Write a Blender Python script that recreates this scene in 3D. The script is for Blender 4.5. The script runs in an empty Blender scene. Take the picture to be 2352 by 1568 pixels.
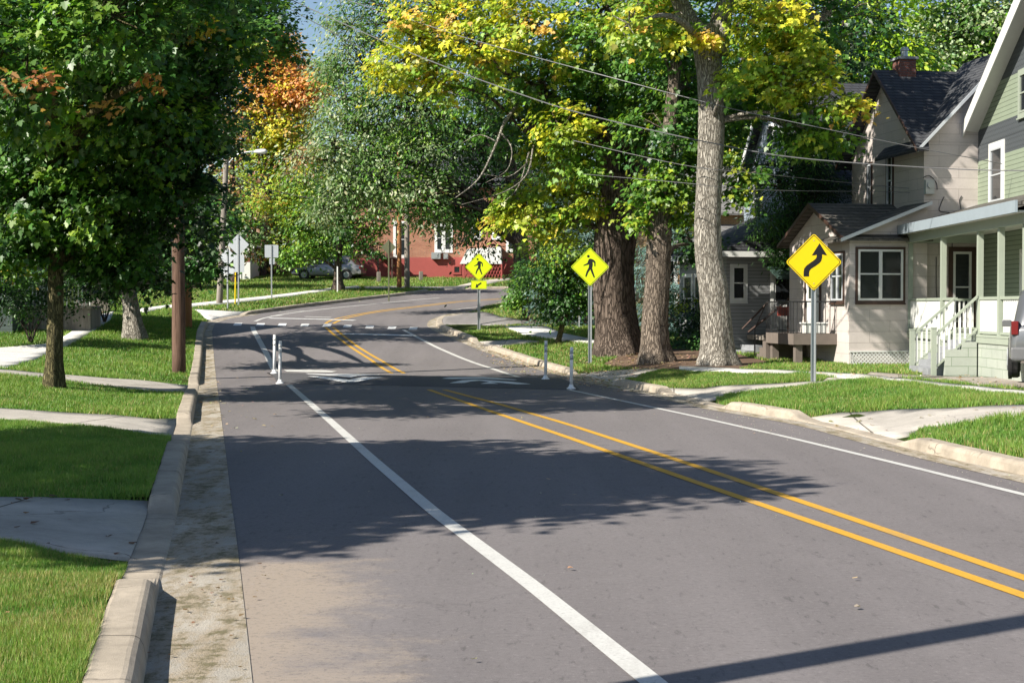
import bpy, bmesh, math, random
import numpy as np
from mathutils import Vector, Matrix
from mathutils.geometry import delaunay_2d_cdt
random.seed(7); rng = np.random.default_rng(11)
C = bpy.context.scene.collection
R = math.radians
# ---------------------------------------------------------------- camera maths
F, CX, CY, HZ, H = 3528.0, 1176.0, 784.0, 705.0, 2.0
PT = math.atan((CY - HZ) / F)
def ray(px, py):
    a = (px - CX) / F; b = (CY - py) / F
    y = b * math.sin(PT) + math.cos(PT); z = b * math.cos(PT) - math.sin(PT)
    return a / y, z / y
def P(px, py, Y):
    a, b = ray(px, py); return Vector((a * Y, Y, H + b * Y))
ZT = np.array([(-60,0),(0,0),(30,0),(44,0.0),(50,.14),(56,.52),(65,1.15),(75,1.78),(90,2.62),(104,3.55),(115,4.4),(140,6.2),(200,9.5),(400,16)], float)
_zy = np.arange(-60, 401, 1.0); _zz = np.interp(_zy, ZT[:,0], ZT[:,1])
for _ in range(3): _zz = np.convolve(np.pad(_zz, 2, 'edge'), np.ones(5)/5, 'valid')
def zb(x, y): return np.interp(y, _zy, _zz)
def G(px, py, sf=zb, off=0.0):
    a, b = ray(px, py); f = lambda Y: H + b*Y - float(sf(a*Y, Y)) - off
    Y = 3.0; p = f(Y)
    while Y < 380:
        Y2 = Y * 1.02 + .05; q = f(Y2)
        if q <= 0:
            lo, hi = Y, Y2
            for _ in range(30):
                m = (lo+hi)/2
                if f(m) > 0: lo = m
                else: hi = m
            Y = (lo+hi)/2; return Vector((a*Y, Y, float(sf(a*Y, Y))+off))
        Y = Y2
    return Vector((a*380, 380, 0))
def resample(pts, step):
    pts = np.array([(p[0], p[1]) for p in pts], float); out = [pts[0]]
    for i in range(len(pts)-1):
        n = max(1, int(np.linalg.norm(pts[i+1]-pts[i]) / step))
        for k in range(1, n+1): out.append(pts[i] + (pts[i+1]-pts[i])*k/n)
    return np.array(out)
def smooth(pts, n=2, keep=True):
    p = pts.copy()
    for _ in range(n):
        q = p.copy(); q[1:-1] = (p[:-2]+2*p[1:-1]+p[2:])/4; p = q
    return p
def pdist(x, y, L):
    x = np.atleast_1d(np.asarray(x, float)); y = np.atleast_1d(np.asarray(y, float))
    seg = np.linalg.norm(L[1:]-L[:-1], axis=1); cum = np.concatenate([[0], np.cumsum(seg)])
    best = np.full(x.shape, 1e9); bs = np.zeros(x.shape)
    for i in range(len(L)-1):
        d = L[i+1]-L[i]; t = np.clip(((x-L[i,0])*d[0]+(y-L[i,1])*d[1])/max(seg[i]**2, 1e-9), 0, 1)
        q = np.hypot(x-L[i,0]-t*d[0], y-L[i,1]-t*d[1]); m = q < best
        best[m] = q[m]; bs[m] = (cum[i]+t*seg[i])[m]
    return best, bs
def pip(x, y, poly):
    poly = np.array([(p[0], p[1]) for p in poly], float); ins = np.zeros(np.shape(x), bool)
    j = len(poly)-1
    for i in range(len(poly)):
        xi, yi = poly[i]; xj, yj = poly[j]
        if yi != yj:
            ins ^= ((yi > y) != (yj > y)) & (x < (xj-xi)*(y-yi)/(yj-yi)+xi)
        j = i
    return ins
def sst(a, b, x):
    t = np.clip((x-a)/(b-a), 0, 1); return t*t*(3-2*t)
# pavement edges, read from the photo and laid on the terrain
def gl(pp): return [G(a, b) for a, b in pp]
LK_px = [(330,1568),(364,1355),(407,1186),(431,1044),(452,920),(464,831),(468,768),(478,744),(520,730),(600,719),(717,703),(817,691),(905,681),(962,674),(1000,667),(1100,664),(1190,663),(1400,663)]
LK = [Vector((p.x, p.y)) for p in gl(LK_px)]
d0 = (LK[0]-LK[1]).normalized(); LK = [LK[0]+d0*16] + LK + [Vector((40, 99)), Vector((90, 101))]
RK_px = [(2352,1092),(2145,1045),(1884,976),(1831,966),(1650,937),(1521,905),(1405,884),(1296,857),(1230,838),(1174,820),(1116,800),(1060,776),(1022,762),(1000,750),(1003,737),(1035,724),(1084,715),(1150,700),(1195,692),(1300,682)]
RK = [Vector((p.x, p.y)) for p in gl(RK_px)]
d0 = (RK[0]-RK[1]).normalized(); RK = [RK[0]+d0*30] + RK + [Vector((30, 90)), Vector((90, 91))]
LKa = smooth(resample(LK, .4), 6); RKa = smooth(resample(RK, .4), 6)
def arcs(L, gaps, low=.1):
    seg = np.linalg.norm(L[1:]-L[:-1], axis=1); cum = np.concatenate([[0], np.cumsum(seg)]); k = np.ones(len(L))
    for a, b in gaps:
        pa, pb = G(*a), G(*b); _, sa = pdist(pa.x, pa.y, L); _, sb = pdist(pb.x, pb.y, L)
        lo, hi = sorted((sa[0], sb[0]))
        m = 1 - sst(lo-.55, lo, cum) * (1 - sst(hi, hi+.55, cum)); k = np.minimum(k, low+(1-low)*m)
    return cum, k
LC, LKH = arcs(LKa, [((405,1190),(364,1345)),((444,975),(433,1030)),((455,885),(452,905)),((478,744),(560,724)),((985,669),(1060,664))])
RC, RKH = arcs(RKa, [((2060,1022),(1842,968)),((1650,937),(1525,906)),((1400,883),(1310,860)),((1112,799),(1088,787)),((1010,731),(1088,714))])
class Field:  # distance to a kerb line and position along it, on a grid
    def __init__(s, L):
        s.gx = np.arange(-34, 34.01, .25); s.gy = np.arange(-12, 112.01, .25); X, Y = np.meshgrid(s.gx, s.gy, indexing='ij')
        D2 = L[::2]; seg = np.linalg.norm(L[1:]-L[:-1], axis=1); cum = np.concatenate([[0], np.cumsum(seg)])[::2]
        x = X.ravel(); y = Y.ravel(); best = np.full(x.shape, 1e9); bs = np.zeros(x.shape)
        for i in range(len(D2)-1):
            a = D2[i]; d = D2[i+1]-a; l2 = d@d
            if min(abs(a[0]), abs(D2[i+1][0])) > 45: continue
            t = np.clip(((x-a[0])*d[0]+(y-a[1])*d[1])/l2, 0, 1); q = (x-a[0]-t*d[0])**2+(y-a[1]-t*d[1])**2; m = q < best
            best[m] = q[m]; bs[m] = (cum[i]+t*(cum[i+1]-cum[i]))[m]
        s.d = np.sqrt(best).reshape(X.shape); s.s = bs.reshape(X.shape)
    def __call__(s, x, y):
        x = np.atleast_1d(np.asarray(x, float)); y = np.atleast_1d(np.asarray(y, float)); x, y = np.broadcast_arrays(x, y)
        out = np.maximum(np.abs(x)-34, 0)+np.maximum(y-112, 0)
        u = np.clip((x+34)/.25, 0, len(s.gx)-1.001); v = np.clip((y+12)/.25, 0, len(s.gy)-1.001); i = u.astype(int); j = v.astype(int); fu = u-i; fv = v-j
        d = (s.d[i,j]*(1-fu)+s.d[i+1,j]*fu)*(1-fv)+(s.d[i,j+1]*(1-fu)+s.d[i+1,j+1]*fu)*fv
        return d+out, s.s[i,j]
FL = Field(LKa); FR = Field(RKa)
def lawnL(x, y):
    d, s = FL(x, y); k = np.interp(s, LC, LKH); yy = np.atleast_1d(y)
    h = zb(0, yy) + .15*(k+(1-k)*sst(.1, 1.6, d)) + (.30*sst(.5, 4.5, d) + .12*sst(4, 9, d))*sst(18, 34, yy)*(1-.6*sst(60, 75, yy))
    return h
def lawnR(x, y):
    d, s = FR(x, y); k = np.interp(s, RC, RKH); yy = np.atleast_1d(y)
    return zb(0, yy) + .15*(k+(1-k)*sst(.1, 1.8, d)) + .22*sst(.6, 3.2, d)
def sL(x, y): return float(lawnL(x, y)[0])
def sR(x, y): return float(lawnR(x, y)[0])
# ---------------------------------------------------------------- materials
class NT:
    def __init__(s, name):
        s.m = bpy.data.materials.new(name); s.m.use_nodes = True; s.t = s.m.node_tree; s.n = s.t.nodes; s.b = s.n['Principled BSDF']
        s.o = s.n['Material Output']
    def new(s, t, **kw):
        n = s.n.new(t)
        for k, v in kw.items(): setattr(n, k, v)
        return n
    def lk(s, a, b): s.t.links.new(a, b)
    def coord(s, scale=(1,1,1), out='Object', rot=(0,0,0)):
        c = s.new('ShaderNodeTexCoord'); m = s.new('ShaderNodeMapping'); m.inputs['Scale'].default_value = scale; m.inputs['Rotation'].default_value = rot
        s.lk(c.outputs[out], m.inputs[0]); return m.outputs[0]
    def noise(s, sc, vec=None, det=4, rough=.6):
        n = s.new('ShaderNodeTexNoise'); n.inputs['Scale'].default_value = sc; n.inputs['Detail'].default_value = det; n.inputs['Roughness'].default_value = rough
        s.lk(vec if vec is not None else s.coord(), n.inputs['Vector']); return n.outputs['Fac']
    def ramp(s, fac, stops, interp='LINEAR'):
        r = s.new('ShaderNodeValToRGB'); e = r.color_ramp.elements; r.color_ramp.interpolation = interp
        while len(e) < len(stops): e.new(.5)
        for i, (p, c) in enumerate(stops): e[i].position = p; e[i].color = (*c, 1) if len(c) == 3 else c
        s.lk(fac, r.inputs[0]); return r.outputs[0]
    def mix(s, fac, a, b, mode='MIX'):
        m = s.new('ShaderNodeMix', data_type='RGBA', blend_type=mode)
        for i, v in ((0, fac), (6, a), (7, b)):
            if isinstance(v, (int, float)): m.inputs[i].default_value = v
            elif isinstance(v, tuple): m.inputs[i].default_value = (*v[:3], 1)
            else: s.lk(v, m.inputs[i])
        return m.outputs[2]
    def math(s, op, a, b=None, c=None):
        m = s.new('ShaderNodeMath', operation=op)
        for i, v in enumerate((a, b, c)):
            if v is None: continue
            if isinstance(v, (int, float)): m.inputs[i].default_value = v
            else: s.lk(v, m.inputs[i])
        return m.outputs[0]
    def bump(s, h, st, dist=.02):
        b = s.new('ShaderNodeBump'); b.inputs['Strength'].default_value = st; b.inputs['Distance'].default_value = dist
        s.lk(h, b.inputs['Height']); s.lk(b.outputs[0], s.b.inputs['Normal'])
    def fin(s, col=None, rough=.6, metal=0, spec=.5):
        if col is not None:
            if isinstance(col, tuple): s.b.inputs['Base Color'].default_value = (*col[:3], 1)
            else: s.lk(col, s.b.inputs['Base Color'])
        if isinstance(rough, (int, float)): s.b.inputs['Roughness'].default_value = rough
        else: s.lk(rough, s.b.inputs['Roughness'])
        s.b.inputs['Metallic'].default_value = metal; s.b.inputs['Specular IOR Level'].default_value = spec
        return s.m
_mc = {}
def paint(name, col, rough=.5, amt=.15, sc=6, metal=0, spec=.5, bump=.15):
    if name in _mc: return _mc[name]
    n = NT(name); f = n.noise(sc, det=6); g = n.noise(sc*12, det=3)
    c = n.mix(f, tuple(v*(1-amt) for v in col), tuple(min(1, v*(1+amt)) for v in col))
    c = n.mix(n.math('MULTIPLY', g, .25), c, tuple(v*.7 for v in col))
    n.bump(g, bump, .004); _mc[name] = n.fin(c, rough, metal, spec); return _mc[name]
def concrete(name, col, sc=1.0, stain=.35, joint=None):
    n = NT(name); v = n.coord(); a = n.noise(1.1*sc, v, 6, .65); b = n.noise(9*sc, v, 5, .7); c = n.noise(120*sc, v, 3)
    base = n.mix(n.ramp(a, [(.3,(0,0,0)),(.72,(1,1,1))]), tuple(x*(1-stain) for x in col), tuple(min(1,x*1.08) for x in col))
    base = n.mix(n.ramp(b, [(.5,(0,0,0)),(.75,(.5,.5,.5))]), base, tuple(x*.55 for x in col))
    base = n.mix(n.ramp(c, [(.55,(0,0,0)),(.7,(.6,.6,.6))]), base, tuple(x*.5 for x in col))
    if joint:
        sx = n.new('ShaderNodeSeparateXYZ'); n.lk(n.coord(rot=(0,0,joint[2])), sx.inputs[0]); wob = n.math('MULTIPLY', n.math('SUBTRACT', n.noise(6, v, 4), .5), .012); m = None
        for ax, d in ((0, joint[0]), (1, joint[1])):
            if not d: continue
            t = n.math('LESS_THAN', n.math('FRACT', n.math('DIVIDE', n.math('ADD', sx.outputs[ax], wob), d)), joint[3]/d); m = t if m is None else n.math('MAXIMUM', m, t)
        base = n.mix(n.math('MULTIPLY', m, .85), base, (.05,.045,.035))
    vo = n.new('ShaderNodeTexVoronoi', feature='DISTANCE_TO_EDGE'); vo.inputs['Scale'].default_value = .45; wv = n.new('ShaderNodeVectorMath', operation='ADD'); nn = n.new('ShaderNodeTexNoise'); nn.inputs['Scale'].default_value = 1.2; nn.inputs['Detail'].default_value = 6; n.lk(v, nn.inputs['Vector']); n.lk(v, wv.inputs[0]); n.lk(nn.outputs['Color'], wv.inputs[1]); n.lk(wv.outputs[0], vo.inputs['Vector'])
    base = n.mix(n.ramp(n.math('ADD', vo.outputs['Distance'], n.math('MULTIPLY', n.math('LESS_THAN', a, .5), .1)), [(0,(.8,.8,.8)),(.008,(0,0,0))]), base, tuple(x*.3 for x in col))
    n.bump(n.math('ADD', n.math('MULTIPLY', b, .6), n.math('MULTIPLY', c, .4)), .6, .012); return n.fin(base, .88, 0, .3)
def gutterM(name, col):
    n = NT(name); v = n.coord(); a = n.noise(.8, v, 6, .65); b = n.noise(7, v, 6, .75); c = n.noise(110, v, 3)
    base = n.mix(n.ramp(a, [(.3,(0,0,0)),(.7,(1,1,1))]), tuple(x*.7 for x in col), tuple(min(1,x*1.1) for x in col))
    vs = n.coord((2.6, .8, 1), rot=(0,0,R(-6))); d = n.noise(1.4, vs, 7, .75)
    base = n.mix(n.ramp(d, [(.40,(0,0,0)),(.55,(.85,.85,.85))]), base, (.36,.29,.205)); base = n.mix(n.ramp(n.math('ADD', n.math('MULTIPLY', b, .5), n.math('MULTIPLY', d, .5)), [(.50,(0,0,0)),(.58,(.85,.85,.85))]), base, (.13,.115,.055))
    base = n.mix(n.ramp(c, [(.5,(0,0,0)),(.7,(.6,.6,.6))]), base, tuple(x*.45 for x in col)); n.bump(n.math('ADD', b, c), .7, .015); return n.fin(base, .9, 0, .25)
def asphalt(name, col, sand=False, chips=.0):
    n = NT(name); v = n.coord(); big = n.noise(.35, v, 5, .6); med = n.noise(3, v, 5, .7); fine = n.noise(150, v, 2, .8); f2 = n.noise(55, v, 3, .8)
    c = n.mix(big, tuple(x*.86 for x in col), tuple(x*1.14 for x in col))
    c = n.mix(n.ramp(med, [(.35,(.35,.35,.35)),(.6,(0,0,0))]), c, tuple(x*.8 for x in col))
    c = n.mix(n.ramp(fine, [(.35,(.55,.55,.55)),(.52,(0,0,0))]), c, tuple(x*.35 for x in col))
    c = n.mix(n.ramp(f2, [(.66,(0,0,0)),(.72,(.5,.5,.5))]), c, tuple(min(1,x*2.2) for x in col))
    # small tar flecks stretched along the lane
    vs = n.coord((9, 2.2, 1), rot=(0,0,R(-12))); fl = n.noise(1.6, vs, 4, .65)
    c = n.mix(n.ramp(fl, [(.59,(0,0,0)),(.66,(.55,.55,.55))]), c, tuple(x*.35 for x in col))
    # faint wheel tracks along the lanes
    if sand:
        sx = n.new('ShaderNodeSeparateXYZ'); n.lk(n.coord(), sx.inputs[0])
        # wind-blown sand against the gutter, thinning into the lane
        q = n.math('ADD', sx.outputs[0], n.math('MULTIPLY', sx.outputs[1], .12)); q = n.math('ADD', q, .32)
        e = n.math('MULTIPLY', n.math('SUBTRACT', .95, q), .95)
        far = n.math('MULTIPLY', n.math('SUBTRACT', 12.3, sx.outputs[1]), 1.6)
        m = n.math('MINIMUM', e, far)
        m = n.math('ADD', m, n.math('MULTIPLY', n.math('SUBTRACT', n.noise(1.1, n.coord((.75,1.25,1), rot=(0,0,R(-14))), 8, .7), .52), 3.4))
        m = n.math('ADD', m, n.math('MULTIPLY', n.math('SUBTRACT', n.noise(60, v, 3, .85), .5), 1.1))
        m = n.math('MINIMUM', m, n.math('ADD', far, .2))
        c = n.mix(n.ramp(m, [(.15,(0,0,0)),(.8,(.72,.72,.72))]), c, (.40,.32,.235))
    vo = n.new('ShaderNodeTexVoronoi', feature='DISTANCE_TO_EDGE'); vo.inputs['Scale'].default_value = .28; wv = n.new('ShaderNodeVectorMath', operation='ADD'); nn = n.new('ShaderNodeTexNoise'); nn.inputs['Scale'].default_value = .9; nn.inputs['Detail'].default_value = 7; nn.inputs['Roughness'].default_value = .7; n.lk(v, nn.inputs['Vector']); n.lk(v, wv.inputs[0]); n.lk(nn.outputs['Color'], wv.inputs[1]); n.lk(wv.outputs[0], vo.inputs['Vector'])
    c = n.mix(n.ramp(n.math('ADD', vo.outputs['Distance'], n.math('MULTIPLY', n.math('LESS_THAN', big, .53), .1)), [(0,(.55,.55,.55)),(.0035,(0,0,0))]), c, tuple(x*.4 for x in col))
    tr = n.noise(1.0, n.coord((1.1,.06,1), rot=(0,0,R(-11.6))), 3, .5); c = n.mix(n.ramp(tr, [(.4,(0,0,0)),(.65,(.4,.4,.4))]), c, tuple(x*1.25 for x in col))
    s1 = n.noise(22, v, 3, .85); c = n.mix(n.ramp(s1, [(.36,(.5,.5,.5)),(.46,(0,0,0))]), c, tuple(x*.55 for x in col)); c = n.mix(n.ramp(s1, [(.58,(0,0,0)),(.68,(.5,.5,.5))]), c, tuple(x*1.6 for x in col))
    s2 = n.noise(7, n.coord((1,2.0,1)), 6, .8); c = n.mix(n.ramp(s2, [(.62,(0,0,0)),(.67,(.7,.7,.7))]), c, tuple(x*.45 for x in col))
    n.bump(n.math('ADD', fine, n.math('MULTIPLY', f2, .7)), .55, .006); return n.fin(c, .85, 0, .35)
def lineMat(name, col):
    n = NT(name); v = n.coord(); a = n.noise(40, v, 4, .8); b = n.noise(4, v, 5)
    c = n.mix(b, tuple(x*.82 for x in col), col); c = n.mix(n.ramp(a, [(.52,(0,0,0)),(.66,(.65,.65,.65))]), c, tuple(x*.5 for x in col)); c = n.mix(n.ramp(n.noise(1.7, n.coord((1,.35,1), rot=(0,0,R(-12))), 7, .75), [(.52,(0,0,0)),(.68,(.4,.4,.4))]), c, (.22,.2,.18)); c = n.mix(n.ramp(n.noise(13, v, 5, .8), [(.62,(0,0,0)),(.68,(.6,.6,.6))]), c, (.16,.15,.14))
    n.bump(n.noise(140, v, 2), .5, .004); return n.fin(c, .65, 0, .4)
def siding(name, col, pitch, band=None, bandcol=None):
    n = NT(name); sx = n.new('ShaderNodeSeparateXYZ'); n.lk(n.coord(), sx.inputs[0]); z = sx.outputs[2]
    f = n.math('FRACT', n.math('DIVIDE', z, pitch)); ln = n.ramp(f, [(0,(.9,.9,.9)),(.13,(.5,.5,.5)),(.2,(0,0,0)),(1,(0,0,0))])
    nz = n.noise(2.2, None, 6, .65); c = n.mix(nz, tuple(x*.84 for x in col), tuple(min(1,x*1.12) for x in col))
    c = n.mix(n.ramp(n.noise(14, n.coord((1,1,.2)), 5, .7), [(.6,(0,0,0)),(.8,(.35,.35,.35))]), c, tuple(x*.6 for x in col))
    if band:
        xy = n.math('ADD', sx.outputs[0], sx.outputs[1])
        sc = n.math('ABSOLUTE', n.math('SINE', n.math('MULTIPLY', xy, 20.0)))
        rz = n.math('FRACT', n.math('ADD', n.math('DIVIDE', z, .13), n.math('MULTIPLY', sc, .35)))
        bc = n.mix(n.ramp(rz, [(0,(1,1,1)),(.18,(0,0,0)),(1,(0,0,0))]), bandcol, tuple(x*.3 for x in bandcol))
        m = None
        for a, b in band:
            t = n.math('MULTIPLY', n.math('GREATER_THAN', z, a), n.math('LESS_THAN', z, b)); m = t if m is None else n.math('MAXIMUM', m, t)
        c = n.mix(ln, c, tuple(x*.22 for x in col)); c = n.mix(m, c, bc)
    else: c = n.mix(ln, c, tuple(x*.25 for x in col))
    n.bump(f, .7, .012); return n.fin(c, .6, 0, .35)
def brickM(name, c1, c2, mortar, w=.2, h=.07, ms=.012, kz=1.0, off=.5, bump=.5, dirt=.4, rough=.85):
    n = NT(name); sx = n.new('ShaderNodeSeparateXYZ'); n.lk(n.coord(), sx.inputs[0])
    cb = n.new('ShaderNodeCombineXYZ'); n.lk(n.math('ADD', sx.outputs[0], sx.outputs[1]), cb.inputs[0]); n.lk(n.math('MULTIPLY', sx.outputs[2], kz), cb.inputs[1])
    b = n.new('ShaderNodeTexBrick'); n.lk(cb.outputs[0], b.inputs['Vector']); b.offset = off
    for k, v in (('Color1', c1), ('Color2', c2), ('Mortar', mortar)): b.inputs[k].default_value = (*v, 1)
    for k, v in (('Scale', 1.0), ('Mortar Size', ms), ('Mortar Smooth', .3), ('Brick Width', w), ('Row Height', h)): b.inputs[k].default_value = v
    c = n.mix(n.ramp(n.noise(1.5, None, 6, .7), [(.4,(0,0,0)),(.75,(dirt,dirt,dirt))]), b.outputs[0], tuple(x*.5 for x in c1))
    c = n.mix(n.ramp(n.noise(30, None, 4, .7), [(.5,(0,0,0)),(.8,(.4,.4,.4))]), c, tuple(x*.6 for x in c2))
    n.bump(n.math('SUBTRACT', n.math('MULTIPLY', n.noise(40), .3), b.outputs['Fac']), bump, .01); return n.fin(c, rough, 0, .3)
def barkM(name, c1, c2, crack, sc=1.0):
    n = NT(name); v = n.coord((7*sc, 7*sc, 1.3*sc)); w = n.noise(1.6, v, 5, .65)
    vo = n.new('ShaderNodeTexVoronoi', feature='DISTANCE_TO_EDGE'); vo.inputs['Scale'].default_value = 2.4
    wv = n.new('ShaderNodeVectorMath', operation='ADD'); n.lk(v, wv.inputs[0]); cc = n.new('ShaderNodeTexNoise'); cc.inputs['Scale'].default_value = 1.7; cc.inputs['Detail'].default_value = 4; n.lk(v, cc.inputs['Vector']); n.lk(cc.outputs['Color'], wv.inputs[1]); n.lk(wv.outputs[0], vo.inputs['Vector'])
    c = n.mix(n.ramp(w, [(.3,(0,0,0)),(.7,(1,1,1))]), c1, c2)
    c = n.mix(n.ramp(vo.outputs['Distance'], [(0,(.9,.9,.9)),(.16,(0,0,0))]), c, crack)
    c = n.mix(n.ramp(n.noise(1.3, n.coord(), 5), [(.5,(0,0,0)),(.75,(.5,.5,.5))]), c, tuple(x*.65 for x in c1))
    n.bump(n.math('ADD', n.math('MINIMUM', n.math('MULTIPLY', vo.outputs['Distance'], 3.0), .6), n.math('MULTIPLY', w, .5)), 1.0, .06); return n.fin(c, .92, 0, .2)
def leafM(name, trans=.36, rough=.42, spec=.5):
    n = NT(name); a = n.new('ShaderNodeAttribute', attribute_name='col')
    n.lk(a.outputs['Color'], n.b.inputs['Base Color']); n.b.inputs['Roughness'].default_value = rough; n.b.inputs['Specular IOR Level'].default_value = spec
    t = n.new('ShaderNodeBsdfTranslucent'); g = n.mix(1.0, a.outputs['Color'], (1.35,1.5,.55), 'MULTIPLY'); n.lk(g, t.inputs['Color'])
    mx = n.new('ShaderNodeMixShader'); mx.inputs[0].default_value = trans; n.lk(n.b.outputs[0], mx.inputs[1]); n.lk(t.outputs[0], mx.inputs[2]); n.lk(mx.outputs[0], n.o.inputs['Surface'])
    return n.m
def glassM(name, col=(.012,.014,.016), rough=.08):
    n = NT(name); f = n.noise(1.4, None, 4); return n.fin(n.mix(f, col, tuple(x*2.6 for x in col)), rough, 0, .9)
def woodM(name, c1, c2, sc=1.0):
    n = NT(name); v = n.coord((22*sc, 22*sc, .8*sc)); w = n.noise(1.5, v, 6, .7); u = n.noise(1.2, n.coord((3,3,.6)), 4)
    c = n.mix(n.ramp(w, [(.3,(0,0,0)),(.65,(1,1,1))]), c1, c2); c = n.mix(n.ramp(u, [(.45,(0,0,0)),(.7,(.6,.6,.6))]), c, tuple(x*.5 for x in c1))
    n.bump(w, .9, .02); return n.fin(c, .85, 0, .25)
M = {}
M['asphalt'] = asphalt('asphalt', (.180,.163,.163), sand=True)
M['hump'] = asphalt('hump_asphalt', (.095,.092,.097))
M['drive_asphalt'] = asphalt('drive_asphalt', (.22,.205,.20))
M['concrete'] = concrete('concrete', (.50,.46,.41), joint=(3.1,0,R(6),.03))
M['white_concrete'] = concrete('white_concrete', (.66,.64,.60), 1, .15, (0,1.5,R(-8),.03))
M['gutter'] = gutterM('gutter_concrete', (.46,.42,.36))
M['kerb'] = concrete('kerb_concrete', (.49,.42,.335), 1.6, .45, (0,2.9,R(-4),.018))
M['white_line'] = lineMat('white_line', (.62,.61,.58))
M['yellow_line'] = lineMat('yellow_line', (.66,.36,.035))
M['bright_mark'] = lineMat('bright_mark', (.80,.80,.79))
def lawnMat():
    n = NT('lawn_soil'); v = n.coord(); a = n.noise(.9, v, 6, .7); b = n.noise(18, v, 5, .75); c = n.noise(110, v, 3)
    k = n.mix(n.ramp(a, [(.35,(0,0,0)),(.7,(1,1,1))]), (.055,.105,.018), (.125,.16,.035)); k = n.mix(n.ramp(b, [(.45,(0,0,0)),(.7,(.7,.7,.7))]), k, (.15,.125,.06))
    k = n.mix(n.ramp(c, [(.4,(.8,.8,.8)),(.6,(0,0,0))]), k, (.025,.05,.01)); n.bump(n.math('ADD', b, c), 1.0, .05); return n.fin(k, .95, 0, .1)
M['lawn'] = lawnMat()
M['soil'] = concrete('bare_soil', (.17,.11,.075), 2, .5)
M['gravel'] = concrete('gravel_mat', (.42,.37,.32), 6, .45)
M['leaf'] = leafM('leaf'); M['leaf_dull'] = leafM('leaf_needle', .15, .6, .3); M['grass'] = leafM('grass_blade', .25, .5, .4)
M['bark'] = barkM('bark_light', (.33,.30,.255), (.54,.50,.435), (.12,.10,.08), 1.15)
M['bark_dark'] = barkM('bark_dark', (.115,.085,.068), (.21,.165,.135), (.025,.018,.014), .8)
M['bark_brown'] = barkM('bark_brown', (.20,.16,.125), (.35,.285,.23), (.06,.045,.035), 1.1); M['bark_green'] = barkM('bark_mossy', (.13,.115,.05), (.22,.19,.10), (.05,.045,.025), 1.6)
M['pole'] = woodM('pole_wood', (.055,.028,.018), (.21,.13,.095)); M['pole_grey'] = woodM('pole_grey', (.20,.17,.14), (.36,.32,.28)); M['pole_new'] = woodM('pole_new', (.30,.13,.05), (.42,.2,.09))
M['galv'] = paint('galvanised', (.45,.47,.48), .42, .12, 9, .55)
M['cable'] = paint('cable_mat', (.15,.15,.155), .5); M['dark_cable'] = paint('dark_cable', (.04,.04,.045), .5)
M['black'] = paint('black_paint', (.012,.011,.012), .5); M['glass'] = glassM('window_glass'); M['dark'] = paint('underfloor_shade', (.012,.012,.012), .9)
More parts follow.
